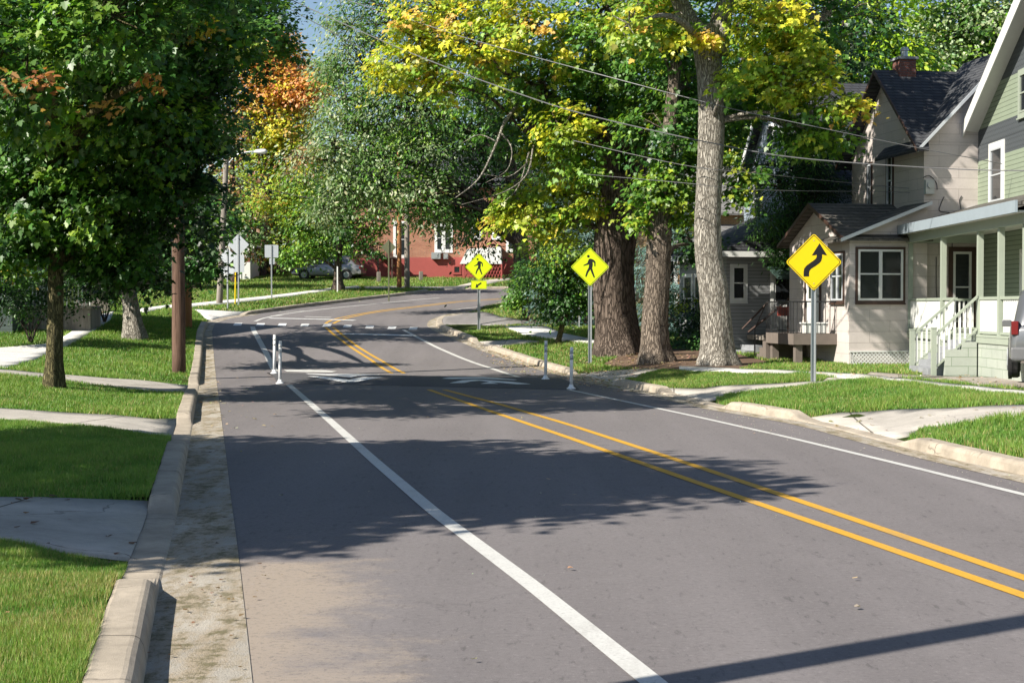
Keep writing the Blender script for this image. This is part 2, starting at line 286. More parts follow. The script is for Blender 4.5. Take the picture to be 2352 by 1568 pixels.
# ---------------------------------------------------------------- mesh helpers
def link(me, name, mat, parent=None, smooth=False):
    o = bpy.data.objects.new(name, me); C.objects.link(o)
    if mat is not None:
        for m in (mat if isinstance(mat, (list, tuple)) else [mat]): me.materials.append(m)
    if smooth: me.polygons.foreach_set('use_smooth', [True]*len(me.polygons))
    if parent is not None: o.parent = parent
    return o
def tag(o, label=None, cat=None, group=None, kind=None):
    if label: o['label'] = label
    if cat: o['category'] = cat
    if group: o['group'] = group
    if kind: o['kind'] = kind
    return o
def empty(name, loc=(0,0,0), rz=0, label=None, cat=None, group=None):
    o = bpy.data.objects.new(name, None); C.objects.link(o); o.location = loc; o.rotation_euler = (0,0,rz); o.empty_display_size = .2
    return tag(o, label, cat, group)
class MB:
    def __init__(s): s.v = []; s.f = []; s.mi = []; s.m = 0
    def face(s, idx): s.f.append(tuple(idx)); s.mi.append(s.m)
    def addv(s, pts): k = len(s.v); s.v += [tuple(p) for p in pts]; return k
    def poly(s, pts): k = s.addv(pts); s.face(range(k, k+len(pts))); return s
    def box(s, x0, x1, y0, y1, z0, z1, ch=0.0):
        if x0 > x1: x0, x1 = x1, x0
        if y0 > y1: y0, y1 = y1, y0
        k = s.addv([(x0,y0,z0),(x1,y0,z0),(x1,y1,z0),(x0,y1,z0),(x0,y0,z1),(x1,y0,z1),(x1,y1,z1),(x0,y1,z1)])
        for q in ((0,3,2,1),(4,5,6,7),(0,1,5,4),(1,2,6,5),(2,3,7,6),(3,0,4,7)): s.face([k+i for i in q])
        return s
    def prism(s, pts, off):
        """extrude polygon pts by vector off, closed"""
        n = len(pts); off = Vector(off); a = s.addv(pts); b = s.addv([Vector(p)+off for p in pts])
        s.face([a+i for i in range(n)][::-1]); s.face([b+i for i in range(n)])
        for i in range(n): s.face((a+i, a+(i+1)%n, b+(i+1)%n, b+i))
        return s
    def tube(s, pts, rad, n=8, cap=True, jit=0.0):
        pts = [Vector(p) for p in pts]; rad = rad if hasattr(rad, '__len__') else [rad]*len(pts); rings = []; ref = None
        for i, p in enumerate(pts):
            t = (pts[min(i+1, len(pts)-1)] - pts[max(i-1, 0)]).normalized()
            if ref is None: ref = (Vector((0,1,0)) if abs(t.y) < .8 else Vector((1,0,0)))
            a = (ref - t*ref.dot(t)).normalized(); ref = a; b = t.cross(a)
            rings.append(s.addv([p + (a*math.cos(2*math.pi*k/n)+b*math.sin(2*math.pi*k/n))*rad[i]*(1+(random.uniform(-jit,jit) if jit else 0)) for k in range(n)]))
        for i in range(len(rings)-1):
            for k in range(n): s.face((rings[i]+k, rings[i]+(k+1)%n, rings[i+1]+(k+1)%n, rings[i+1]+k))
        if cap: s.face([rings[0]+k for k in range(n)][::-1]); s.face([rings[-1]+k for k in range(n)])
        return s
    def lathe(s, c, prof, n=16, axis='z'):
        rings = []
        for r, z in prof:
            pt = []
            for k in range(n):
                a = 2*math.pi*k/n; u, w = r*math.cos(a), r*math.sin(a)
                pt.append((c[0]+u, c[1]+w, c[2]+z) if axis == 'z' else (c[0]+z, c[1]+u, c[2]+w) if axis == 'x' else (c[0]+u, c[1]+z, c[2]+w))
            rings.append(s.addv(pt))
        for i in range(len(rings)-1):
            for k in range(n): s.face((rings[i]+k, rings[i]+(k+1)%n, rings[i+1]+(k+1)%n, rings[i+1]+k))
        s.face([rings[0]+k for k in range(n)][::-1]); s.face([rings[-1]+k for k in range(n)]); return s
    def build(s, name, mat, parent=None, smooth=False, bevel=0, fix=True):
        me = bpy.data.meshes.new(name); me.from_pydata(s.v, [], s.f); me.polygons.foreach_set('material_index', s.mi)
        if fix:
            bm = bmesh.new(); bm.from_mesh(me); bmesh.ops.recalc_face_normals(bm, faces=bm.faces)
            if bevel: bmesh.ops.bevel(bm, geom=[e for e in bm.edges if e.is_manifold and e.calc_face_angle(0) > .5], offset=bevel, segments=2, affect='EDGES', profile=.6)
            bm.to_mesh(me); bm.free()
        me.update(); return link(me, name, mat, parent, smooth)
def spline(pts, n=6):
    P_ = [Vector(p) for p in pts]; out = []
    for i in range(len(P_)-1):
        a = P_[max(i-1,0)]; b = P_[i]; c = P_[i+1]; d = P_[min(i+2, len(P_)-1)]
        for k in range(n):
            t = k/n; out.append(.5*((2*b)+(c-a)*t+(2*a-5*b+4*c-d)*t*t+(3*b-a-3*c+d)*t**3))
    return out + [P_[-1]]
def npmesh(name, co, face_n, col=None, mat=None, parent=None, faces=None):
    """co (N,k,3) blades or leaves; faces: list of index tuples into k, default one ngon"""
    N, k, _ = co.shape; faces = faces or [tuple(range(k))]
    me = bpy.data.meshes.new(name); me.vertices.add(N*k); me.vertices.foreach_set('co', co.astype(np.float32).ravel())
    sizes = np.array([len(f) for f in faces]); flat = np.concatenate([np.array(f) for f in faces]); nl = len(flat)
    idx = (np.arange(N)[:,None]*k + flat[None,:]).astype(np.int32).ravel()
    me.loops.add(N*nl); me.loops.foreach_set('vertex_index', idx)
    st = np.concatenate([[0], np.cumsum(sizes)[:-1]]); starts = (np.arange(N)[:,None]*nl + st[None,:]).astype(np.int32).ravel()
    me.polygons.add(N*len(faces)); me.polygons.foreach_set('loop_start', starts)
    me.update(calc_edges=True)
    if col is not None:
        at = me.color_attributes.new('col', 'FLOAT_COLOR', 'POINT'); c4 = np.ones((N, k, 4), np.float32); c4[:,:,:3] = col[:,None,:]; at.data.foreach_set('color', c4.ravel())
    return link(me, name, mat, parent)
def drape(name, poly, sf, res, mat, off=0.0, kind='structure', label=None, skirt=0):
    """poly: xy points; triangulated sheet that follows the surface sf"""
    pl = resample(list(poly)+[poly[0]], res)[:-1]; xs, ys = pl[:,0], pl[:,1]
    gx = np.arange(xs.min()+res*.5, xs.max(), res); gy = np.arange(ys.min()+res*.5, ys.max(), res)
    X, Y = np.meshgrid(gx, gy); X = X.ravel()+rng.uniform(-.1,.1,X.size)*res; Y = Y.ravel()+rng.uniform(-.1,.1,Y.size)*res
    m = pip(X, Y, pl); X, Y = X[m], Y[m]
    dd, _ = pdist(X, Y, np.vstack([pl, pl[:1]])); m = dd > res*.35; X, Y = X[m], Y[m]
    vs = [Vector((a, b)) for a, b in pl] + [Vector((a, b)) for a, b in zip(X, Y)]
    v, e, f, _, _, _ = delaunay_2d_cdt(vs, [], [list(range(len(pl)))], 1, 1e-6)
    x = np.array([p[0] for p in v]); y = np.array([p[1] for p in v]); z = np.atleast_1d(sf(x, y)) + off
    me = bpy.data.meshes.new(name); me.from_pydata([(a, b, c) for a, b, c in zip(x, y, z)], [], [tuple(q) for q in f])
    bm = bmesh.new(); bm.from_mesh(me)
    for fc in bm.faces:
        fc.normal_update()
        if fc.normal.z < 0: fc.normal_flip()
    if skirt:
        be = [e_ for e_ in bm.edges if e_.is_boundary]; r = bmesh.ops.extrude_edge_only(bm, edges=be)
        for q in r['geom']:
            if isinstance(q, bmesh.types.BMVert): q.co.z -= skirt
    bm.to_mesh(me); bm.free()
    o = link(me, name, mat, None, True); tag(o, label, None, None, kind); return o
def strip(name, pts, w, sf, mat, off, step=.4, kind='structure'):
    p = smooth(resample(pts, step), 2); t = np.gradient(p, axis=0); t /= np.linalg.norm(t, axis=1)[:,None]; nrm = np.stack([-t[:,1], t[:,0]], 1)
    a = p + nrm*w/2; b = p - nrm*w/2; m = MB(); za = np.atleast_1d(sf(a[:,0], a[:,1]))+off; zb_ = np.atleast_1d(sf(b[:,0], b[:,1]))+off
    k = m.addv([(*a[i], za[i]) for i in range(len(p))] + [(*b[i], zb_[i]) for i in range(len(p))]); n = len(p)
    for i in range(n-1): m.face((k+i, k+i+1, k+n+i+1, k+n+i))
    return tag(m.build(name, mat), None, None, None, kind)
# ---------------------------------------------------------------- setting
def offs(L, o):
    t = np.gradient(L, axis=0); t /= np.linalg.norm(t, axis=1)[:,None]; return L + np.stack([-t[:,1], t[:,0]], 1)*o
HN = [G(655,880), G(1310,895)]; HF = [G(630,857), G(1253,869)]
def hump(x, y):
    def sd(a, b):
        dx, dy = b.x-a.x, b.y-a.y; l = math.hypot(dx, dy); return ((np.asarray(y)-a.y)*dx-(np.asarray(x)-a.x)*dy)/l
    t = sd(*HN)/(sd(*HN)-sd(*HF)+1e-9); q = np.where((t > 0) & (t < 1), np.sin(np.pi*np.clip(t, 0, 1))**.8, 0); return q*.10
def zr(x, y): return zb(x, y) + hump(x, y)
gnd = MB(); gnd.poly([(-900,-300,-1.2),(900,-300,-1.2),(900,1500,-1.2),(-900,1500,-1.2)]); tag(gnd.build('ground', M['lawn']), None, None, None, 'structure')
# road sheet between the two kerb lines
road_poly = [tuple(p) for p in LKa] + [tuple(p) for p in RKa[::-1]]
drape('road', road_poly, zb, 1.0, M['asphalt'], 0.0)
# gutters (concrete apron strip next to each kerb)
LG = [Vector((p.x, p.y)) for p in gl([(580,1568),(562,1400),(545,1250),(531,1150),(520,1050),(507,950),(497,870),(490,800),(487,760),(494,742),(530,731),(600,721)])]
dd_ = (LG[0]-LG[1]).normalized(); LG = [LG[0]+dd_*16] + LG
lga = smooth(resample(LG, .4), 4)
m_end = int(np.argmin(np.hypot(LKa[:,0]-lga[-1,0], LKa[:,1]-lga[-1,1])))
drape('gutter', [tuple(p) for p in lga] + [tuple(p) for p in LKa[:m_end][::-1]], zb, .6, M['gutter'], .005)
re_ = int(np.argmin(np.abs(RKa[:,1]-G(1110,708).y)+np.abs(RKa[:,0]-G(1110,708).x)))
rga = offs(RKa, .38)[:re_]
drape('gutter', [tuple(p) for p in RKa[:re_]] + [tuple(p) for p in rga[::-1]], zb, .6, M['gutter'], .005)
def kerb(L, KH, side, name='kerb'):
    prof = [(-.01,-.05),(0,.0),(.018,.10),(.038,.138),(.065,.152),(.09,.156),(.25,.158),(.272,.15),(.28,.13),(.285,-.1)]
    t = np.gradient(L, axis=0); t /= np.linalg.norm(t, axis=1)[:,None]; nr = np.stack([-t[:,1], t[:,0]], 1)*side; m = MB(); n = len(prof); rows = []
    _kn = smooth(rng.normal(size=(len(L), 1)), 1)[:,0]
    for i in range(len(L)):
        z0 = float(zb(0, L[i,1])); k = KH[i]*(1+.035*_kn[i]); w = 1+.03*_kn[(i*3) % len(_kn)]
        rows.append(m.addv([(L[i,0]+nr[i,0]*o*w, L[i,1]+nr[i,1]*o*w, z0+(h*k if h > 0 else h)+.006) for o, h in prof]))
    for i in range(len(L)-1):
        for j in range(n-1): m.face((rows[i]+j, rows[i+1]+j, rows[i+1]+j+1, rows[i]+j+1))
    return tag(m.build(name, M['kerb'], None, False), None, None, None, 'structure')
kerb(LKa, LKH, 1); kerb(RKa, RKH, -1)
LB = offs(LKa, .28); RB = offs(RKa, -.28)
drape('lawn', [tuple(p) for p in LB] + [(90,280),(-110,280),(-110,-12)], lawnL, 1.3, M['lawn'], -.02)
drape('lawn', [tuple(p) for p in RB] + [(90,-12)], lawnR, 1.3, M['lawn'], -.02)
# joints across the kerb and gutter
def gpoly(px, sf): return [(lambda q: (q.x, q.y))(G(a, b, sf)) for a, b in px]
PADS = []
def pad(name, px, side, mat, off=.02, res=.5, skirt=.12, extra=None):
    sf = sL if side == 'L' else sR; vf = lawnL if side == 'L' else lawnR
    pl = gpoly(px, sf); 
    L_, B_ = (LKa, LB) if side == 'L' else (RKa, RB); q = resample(list(pl)+[pl[0]], .3)[:-1]; d_, _s = pdist(q[:,0], q[:,1], L_); ir = pip(q[:,0], q[:,1], road_poly)
    for i in range(len(q)):
        if ir[i] or d_[i] < .62:
            j = int(np.argmin((B_[:,0]-q[i,0])**2+(B_[:,1]-q[i,1])**2)); q[i] = B_[j]
    pl = [tuple(q[0])] + [tuple(q[i]) for i in range(1, len(q)) if np.hypot(*(q[i]-q[i-1])) > .06]
    PADS.append((side, pl)); return drape(name, pl, vf, res, mat, off, 'structure', None, skirt)
def lb(y0, y1):  # points of the left kerb's back edge between two depths
    m = (LB[:,1] > y0) & (LB[:,1] < y1) & (np.arange(len(LB)) < 230); return [tuple(p) for p in LB[m]]
pad('driveway', [(-160,1136),(0,1143),(200,1147),(338,1150),(328,1180),(322,1220),(312,1262),(300,1300),(285,1322),(262,1300),(225,1280),(112,1261),(0,1248),(-160,1232)], 'L', M['concrete'], .012)
pad('driveway', [(-160,930),(0,938),(200,951),(405,963),(400,985),(392,1010),(375,1006),(200,980),(0,964),(-160,955)], 'L', M['concrete'], .012)
pad('driveway', [(-160,838),(0,848),(100,858),(250,869),(432,884),(428,905),(410,904),(250,888),(100,870),(0,862),(-160,856)], 'L', M['concrete'], .012)
pad('sidewalk', [(-100,805),(0,800),(110,790),(150,772),(190,745),(232,722),(262,716),(252,738),(205,768),(150,797),(110,815),(20,846),(-100,838)], 'L', M['white_concrete'], .03)
pad('sidewalk', [(300,712),(380,702),(440,698),(500,692),(600,682),(700,670),(760,662),(822,657),(830,662),(770,667),(700,677),(600,690),(520,699),(440,707),(380,710),(330,718)], 'L', M['white_concrete'], .03, 1.0)
pad('sidewalk', [(442,710),(500,713),(560,716),(590,721),(545,727),(500,735),(478,742),(470,730)], 'L', M['white_concrete'], .01)
pad('sidewalk', [(835,659),(900,658),(985,659),(1050,658),(1100,646),(1180,636),(1190,641),(1120,654),(1060,662),(990,663),(900,663),(840,664)], 'L', M['concrete'], .03, 1.0)
pad('driveway', [(1842,957),(1930,948),(2053,941),(2200,938),(2420,932),(2420,952),(2250,966),(2108,987),(2076,1012),(1960,988),(1838,966)], 'R', M['concrete'], .012)
pad('driveway', [(1531,899),(1560,893),(1650,887),(1740,883),(1824,879),(1890,876),(1900,868),(2000,868),(2060,872),(1880,884),(1800,890),(1730,899),(1664,909),(1643,930)], 'R', M['concrete'], .012)
pad('sidewalk', [(1560,842),(1700,848),(1820,852),(1990,861),(2180,882),(2420,905),(2420,926),(2300,908),(2170,893),(1980,872),(1840,862),(1700,858),(1560,852)], 'R', M['white_concrete'], .022)
pad('gravel_drive', [(2000,855),(2100,862),(2200,866),(2480,872),(2480,900),(2380,896),(2190,881),(1990,862)], 'R', M['gravel'], .018)
pad('driveway', [(1312,860),(1380,852),(1440,849),(1500,846),(1525,850),(1470,862),(1400,880)], 'R', M['concrete'], .012)
pad('sidewalk', [(1157,751),(1256,751),(1290,766),(1350,778),(1410,790),(1410,799),(1330,786),(1260,777),(1200,768)], 'R', M['white_concrete'], .03)
pad('driveway', [(1010,731),(1030,726),(1088,716),(1150,728),(1255,742),(1250,747),(1160,747),(1090,745),(1042,745),(1010,743)], 'R', M['drive_asphalt'], .012)
pad('driveway', [(1090,787),(1115,779),(1180,780),(1245,784),(1180,792),(1118,799)], 'R', M['concrete'], .012)
soil_px = [(1380,838),(1420,818),(1480,806),(1560,800),(1640,806),(1700,814),(1765,830),(1730,840),(1690,850),(1600,853),(1520,850),(1450,846)]
drape('soil', gpoly(soil_px, sR), lawnR, .5, M['soil'], .0)
PADS.append(('R', gpoly(soil_px, sR)))
# hump and painted markings
def ext(a, b, t): return a + (b-a)*t
hp = [ext(*HN, -.03), ext(*HN, 1.03), ext(*HF, 1.03), ext(*HF, -.03)]
drape('road_hump', [(p.x, p.y) for p in hp], zr, .35, M['hump'], .006)
def pline(px, w, mat, off=.005, name='road_marking'): return strip(name, [(lambda q: (q.x, q.y))(G(a, b)) for a, b in px], w, zr, mat, off)
def world_ext(px, back): 
    q = [G(a, b) for a, b in px]; d = (q[0]-q[1]).normalized(); return [(q[0].x+d.x*back, q[0].y+d.y*back)] + [(p.x, p.y) for p in q]
strip('road_marking', world_ext([(1500,1568),(1230,1350),(1000,1178),(860,1058),(760,968),(664,884)], 6), .15, zr, M['white_line'], .006)
strip('road_marking', world_ext([(2352,1368),(1900,1211),(1600,1108),(1300,1003),(1120,942),(985,895)], 10), .125, zr, M['yellow_line'], .006)
strip('road_marking', world_ext([(2352,1327),(1900,1172),(1600,1071),(1300,973),(1150,929),(1020,895)], 10), .125, zr, M['yellow_line'], .006)
strip('road_marking', world_ext([(2352,1136),(2100,1074),(1800,1002),(1600,957),(1450,925),(1306,895)], 12), .115, zr, M['white_line'], .006)
pline([(632,852),(612,812),(592,775),(583,760),(580,750)], .2, M['white_line'])
pline([(586,738),(600,732),(640,723),(700,715),(780,706),(860,698),(960,688),(1010,684)], .16, M['white_line'])
pline([(900,857),(852,826),(800,793),(765,767),(748,752)], .12, M['yellow_line'])
pline([(928,857),(880,830),(820,795),(785,768),(766,752)], .12, M['yellow_line'])
pline([(748,743),(754,738),(775,731),(820,722),(880,712),(960,703),(1050,692),(1190,683)], .13, M['yellow_line'])
pline([(766,743),(772,739),(795,731),(840,721),(900,712),(970,704),(1060,693),(1190,685)], .13, M['yellow_line'])
pline([(1192,866),(1130,846),(1060,822),(1000,796),(950,770),(926,757)], .15, M['white_line'])
pline([(1036,712),(1080,707),(1130,702),(1172,698)], .14, M['white_line'])
pline([(790,767),(850,768),(950,771)], .45, M['bright_mark'], .010)
pline([(618,731),(680,732),(760,734),(815,736)], .35, M['bright_mark'], .010)
for i, (cx, cy) in enumerate([(546,745),(598,745.5),(648,746),(700,747),(751,747.5),(798,749),(849,751),(900,753),(949,754.5)]):
    pl = [(cx-11,cy+3),(cx+8,cy+3),(cx+11,cy-3),(cx-7,cy-3)]; q = [G(a, b) for a, b in pl]
    m = MB(); m.poly([(p.x, p.y, p.z+.010) for p in q]); tag(m.build('road_marking', M['bright_mark']), None, None, None, 'structure')
def mz(pts, mat=M['bright_mark']):  # zoom coordinates of the hump close-up
    q = [G((600+a*.34014)*.98, (760+b*.34)*.98, lambda x, y: float(zr(x, y))) for a, b in pts]
    drape('road_marking', [(p.x, p.y) for p in q], zr, .25, mat, .013)
mz([(190,316),(330,314),(480,318),(560,326),(520,333),(350,332),(215,328)], M['white_line'])
mz([(340,340),(480,345),(610,345),(850,347),(840,352),(700,357),(655,368),(560,358),(360,345)])
mz([(355,360),(420,360),(530,368),(640,385),(740,366),(880,367),(780,382),(690,400),(600,400),(520,386)])
mz([(1280,376),(1330,368),(1560,366),(1700,375),(1800,384),(1780,387),(1560,377),(1350,379)])
mz([(1330,408),(1420,388),(1510,383),(1620,388),(1760,398),(1895,414),(1800,416),(1640,402),(1540,391),(1480,396),(1440,406)])
mz([(1545,412),(1610,398),(1672,412)])
for px in ([(640,716),(700,714)], [(625,726),(650,724)], [(700,727),(760,729)]): pline(px, .22, M['white_line'])

# ---------------------------------------------------------------- grass, fallen leaves
def inpads(side, x, y):
    m = np.zeros(len(x), bool)
    for s, pl in PADS:
        if s == side: m |= pip(x, y, pl)
    return m
def scatter(side, px, n, hf):
    pl = np.array(gpoly(px, sL if side == 'L' else sR)); B = LB if side == 'L' else RB
    lo, hi = pl.min(0), pl.max(0); x = rng.uniform(lo[0], hi[0], n*2); y = rng.uniform(lo[1], hi[1], n*2); m = pip(x, y, pl); m &= vn(x, y, 3.7, 8)+.6*vn(x, y, 11, 2)+rng.normal(0, .3, len(x)) > -.75; x, y = x[m], y[m]
    lp = np.vstack([B, [(90,280),(-110,280),(-110,-12)]]) if side == 'L' else np.vstack([B, [(90,-12)]])
    m = pip(x, y, lp); x, y = x[m], y[m]; m = ~inpads(side, x, y); x, y = x[m][:n], y[m][:n]
    z = hf(x, y); return x, y, z
def vn(x, y, s, seed=0):
    return (np.sin(x*s+seed)+np.sin(y*s*1.3+seed*2.1)+np.sin((x+y)*s*.7+seed*.7)+np.sin((x-y)*s*1.9+seed))/4
blades = []; bcol = []
def grass(side, px, n, h, w, tall=0, yellow=.25):
    x, y, z = scatter(side, px, n, lawnL if side == 'L' else lawnR); N = len(x)
    pn = vn(x, y, 1.3, 3)+.5*vn(x, y, 5, 1)+.5*vn(x, y, 13, 6); hh = h*rng.uniform(.5, 1.3, N)*(1+.5*pn) + tall*np.clip(vn(x, y, 2.2, 5)-.15, 0, 1)*rng.uniform(.3, 1.2, N)
    a = rng.uniform(0, 2*math.pi, N); bx, by = np.cos(a)*w/2, np.sin(a)*w/2; le = hh*rng.uniform(.1, .7, N); b = rng.uniform(0, 2*math.pi, N)
    co = np.empty((N, 3, 3)); co[:,0] = np.stack([x-bx, y-by, z-.01], 1); co[:,1] = np.stack([x+bx, y+by, z-.01], 1); co[:,2] = np.stack([x+np.cos(b)*le, y+np.sin(b)*le, z+hh], 1)
    c1 = np.array([.10,.235,.032]); c2 = np.array([.23,.345,.062]); c3 = np.array([.42,.37,.14])
    t = np.clip(.4+.5*pn+rng.normal(0, .25, N), 0, 1)[:,None]; c = c1*(1-t)+c2*t
    dry = (rng.random(N) < yellow*(.35+.9*np.clip(vn(x, y, 2.9, 9)+.35, 0, 1)))[:,None]; c = np.where(dry, c3*rng.uniform(.6, 1.1, (N,1)), c)*rng.uniform(.75, 1.2, (N,1))
    blades.append(co); bcol.append(c)
grass('L', [(-60,1240),(300,1300),(280,1420),(230,1640),(-60,1640)], 150000, .05, .007, .02, .45)
grass('L', [(-60,960),(400,1005),(345,1165),(-60,1165)], 170000, .055, .010, 0, .12)
grass('L', [(-60,850),(425,880),(415,975),(-60,960)], 90000, .065, .016, 0, .2)
grass('L', [(-60,700),(250,700),(478,705),(470,760),(450,895),(-60,870)], 170000, .075, .024, .12, .15)
grass('L', [(200,640),(700,610),(1000,610),(1200,620),(1200,668),(985,672),(600,725),(440,720),(300,712)], 120000, .10, .05, .1, .35)
grass('R', [(1640,940),(1650,890),(1880,860),(2080,862),(2352,905),(2400,930),(2300,960),(1850,970)], 120000, .085, .017, .12, .2)
grass('R', [(2070,1020),(2100,980),(2480,930),(2600,1000),(2600,1150),(2352,1100)], 50000, .085, .017, .06, .2)
grass('R', [(1400,890),(1450,850),(1640,836),(1850,860),(1880,878),(1530,908)], 55000, .06, .02, 0, .3)
grass('R', [(1080,760),(1160,740),(1300,740),(1560,770),(1900,830),(2100,830),(2120,866),(1800,855),(1300,860),(1000,775)], 90000, .075, .03, 0, .35)
grass('R', [(1100,700),(1250,690),(1330,720),(1400,760),(1100,740),(1060,720)], 25000, .07, .045, 0, .45)
grass('R', [(1900,880),(2180,880),(2420,880),(2420,905),(2180,886)], 10000, .07, .02, 0, .2)
gb = npmesh('grass', np.concatenate(blades), 3, np.concatenate(bcol), M['grass']); tag(gb, 'short green grass covering the lawns and verges', 'grass', None, 'stuff')
# litter of leaves and chips
lv = []; lc = []
def litter(px, n, sz, sf, c0, vf):
    pl = np.array(gpoly(px, sf)); lo, hi = pl.min(0), pl.max(0); x = rng.uniform(lo[0], hi[0], n*3); y = rng.uniform(lo[1], hi[1], n*3); m = pip(x, y, pl)
    m &= (vn(x, y, 3.1, 2)+vn(x, y, 9, 4)*.6 + rng.normal(0, .45, len(x))) > .1; x, y = x[m][:n], y[m][:n]; N = len(x); z = vf(x, y)+.022
    a = rng.uniform(0, 6.28, N); s = sz*rng.uniform(.3, 1.3, N); co = np.empty((N, 6, 3))
    for k in range(6):
        rr = s*(.5+.5*rng.random(N)); co[:,k] = np.stack([x+np.cos(a+k*1.047)*rr, y+np.sin(a+k*1.047)*rr*.8, z+rng.uniform(-.2, .8, N)*s*.55], 1)
    lv.append(co); lc.append(np.array(c0)*rng.uniform(.45, 1.25, (N,1))*(1+rng.normal(0, .12, (N,3))))
zf = lambda x, y: zb(x, y)
tan = (.50,.38,.24); brown = (.20,.12,.07)
litter([(1050,770),(1130,790),(1250,830),(1400,880),(1500,905),(1400,900),(1250,872),(1160,850),(1100,815)], 1700, .05, zf, tan, zf)
litter([(1120,800),(1250,835),(1320,858),(1280,862),(1180,835)], 1100, .045, zf, tan, zf)
litter([(1300,830),(1480,800),(1700,830),(1500,850),(1400,880)], 1500, .05, sR, tan, lawnR)
litter([(445,830),(500,830),(520,1000),(455,985)], 420, .05, zf, tan, zf)
litter([(432,980),(520,980),(560,1290),(395,1290),(420,1100)], 110, .035, zf, brown, zf)
litter([(330,1350),(600,1280),(640,1568),(330,1568)], 70, .02, zf, brown, zf)
litter([(500,860),(640,870),(640,1000),(520,1000)], 120, .04, zf, tan, zf)
litter([(500,800),(1150,830),(2300,1130),(1900,1568),(560,1568)], 90, .03, zf, tan, zf)
litter([(1500,905),(1850,980),(2352,1100),(2352,1130),(1700,990)], 900, .012, zf, (.6,.55,.45), zf)
litter([(0,1143),(335,1150),(290,1310),(0,1250)], 26, .05, sL, brown, lawnL)
litter([(1842,957),(2352,937),(2352,1060),(2000,1005)], 60, .05, sR, tan, lawnR)
litter([(0,960),(400,1000),(340,1140),(0,1140)], 40, .045, sL, (.4,.24,.12), lawnL)
litter([(1640,940),(1880,870),(2352,930),(1850,960)], 90, .04, sR, (.45,.33,.16), lawnR)
litter([(0,1250),(250,1310),(200,1568),(0,1568)], 16, .035, sL, (.42,.26,.13), lawnL)
litter([(700,800),(2000,1100),(1800,1568),(600,1568)], 260, .011, zf, (.55,.5,.42), zf)
litter([(0,760),(400,790),(420,960),(0,940)], 90, .05, sL, (.5,.35,.12), lawnL)
litter([(160,690),(300,700),(280,730),(180,740)], 300, .06, sL, (.36,.22,.15), lawnL)
litter([(600,690),(1000,665),(1000,670),(620,722)], 160, .06, zf, tan, zf)
litter([(1830,845),(2352,860),(2352,890),(1900,875)], 300, .05, sR, tan, lawnR)
ll = npmesh('fallen_leaves', np.concatenate(lv), 6, np.clip(np.concatenate(lc), .01, .9), M['leaf_dull']); tag(ll, 'dry tan leaves and chips littering gutters and verges', 'fallen leaves', None, 'stuff')
# ---------------------------------------------------------------- signs, posts, poles
def rounded(hw, hh, r, rot=0, n=5):
    out = []
    for cx, cy, a0 in ((hw-r, hh-r, 0), (-hw+r, hh-r, 90), (-hw+r, -hh+r, 180), (hw-r, -hh+r, 270)):
        for k in range(n+1):
            a = R(a0+90*k/n); x, y = cx+r*math.cos(a), cy+r*math.sin(a); c, s_ = math.cos(rot), math.sin(rot); out.append((x*c-y*s_, x*s_+y*c))
    return out
def plate(name, pts, y, t, mat, parent, zc):
    m = MB(); m.prism([(a, y, zc+b) for a, b in pts], (0, t, 0)); return m.build(name, mat, parent)
def ring(name, outer, inner, y, mat, parent, zc):
    m = MB(); n = len(outer); a = m.addv([(p[0], y, zc+p[1]) for p in outer]); b = m.addv([(p[0], y, zc+p[1]) for p in inner])
    for i in range(n): m.face((a+i, a+(i+1)%n, b+(i+1)%n, b+i))
    return m.build(name, mat, parent)
def circ(cx, cy, r, n=20): return [(cx+r*math.cos(2*math.pi*k/n), cy+r*math.sin(2*math.pi*k/n)) for k in range(n)]
M['lime'] = paint('lime_sheeting', (.74,.90,.012), .35, .04, 3); M['yellow'] = paint('yellow_sheeting', (.93,.66,.004), .35, .04, 3)
M['silver'] = paint('sign_back', (.52,.55,.58), .45, .08, 5, .25); M['olive'] = paint('olive_sign_back', (.16,.17,.10), .5, .1, 5, .1); M['white'] = paint('white_paint', (.78,.78,.76), .5, .07, 4)
M['post_white'] = paint('plastic_white', (.80,.81,.82), .45, .05, 5); M['band'] = paint('reflective_band', (.42,.46,.50), .3, .1, 9)
def upost(root, h, face=1):  # galvanised U channel
    m = MB(); w, d, t = .038, .032, .006
    sec = [(-w-.02,0),(-w,0),(-w+.008,d),(w-.008,d),(w,0),(w+.02,0),(w+.02,t),(w+.004,t),(w-.004,d+t),(-w+.004,d+t),(-w-.004,t),(-w-.02,t)]
    m.prism([(a, b*face, -.3) for a, b in sec], (0,0,h+.3))
    p = m.build('post', M['galv'], root)
    hm = MB(); z = .06
    while z < h-.05: hm.lathe((0, (d+.0065)*face if face < 0 else -.0005+d-.001, z), [(.0055,-.0005),(.0055,.0005)], 8, 'y'); z += .055
    return p
WALK = [(720,502),(735,503),(752,510),(765,520),(773,535),(772,572),(762,572),(761,541),(746,529),(748,560),(742,588),(752,622),(768,672),(757,676),(736,630),(725,600),(706,628),(690,668),(678,665),(690,620),(710,582),(714,552),(708,556),(664,568),(662,560),(698,542),(706,518),(712,506)]
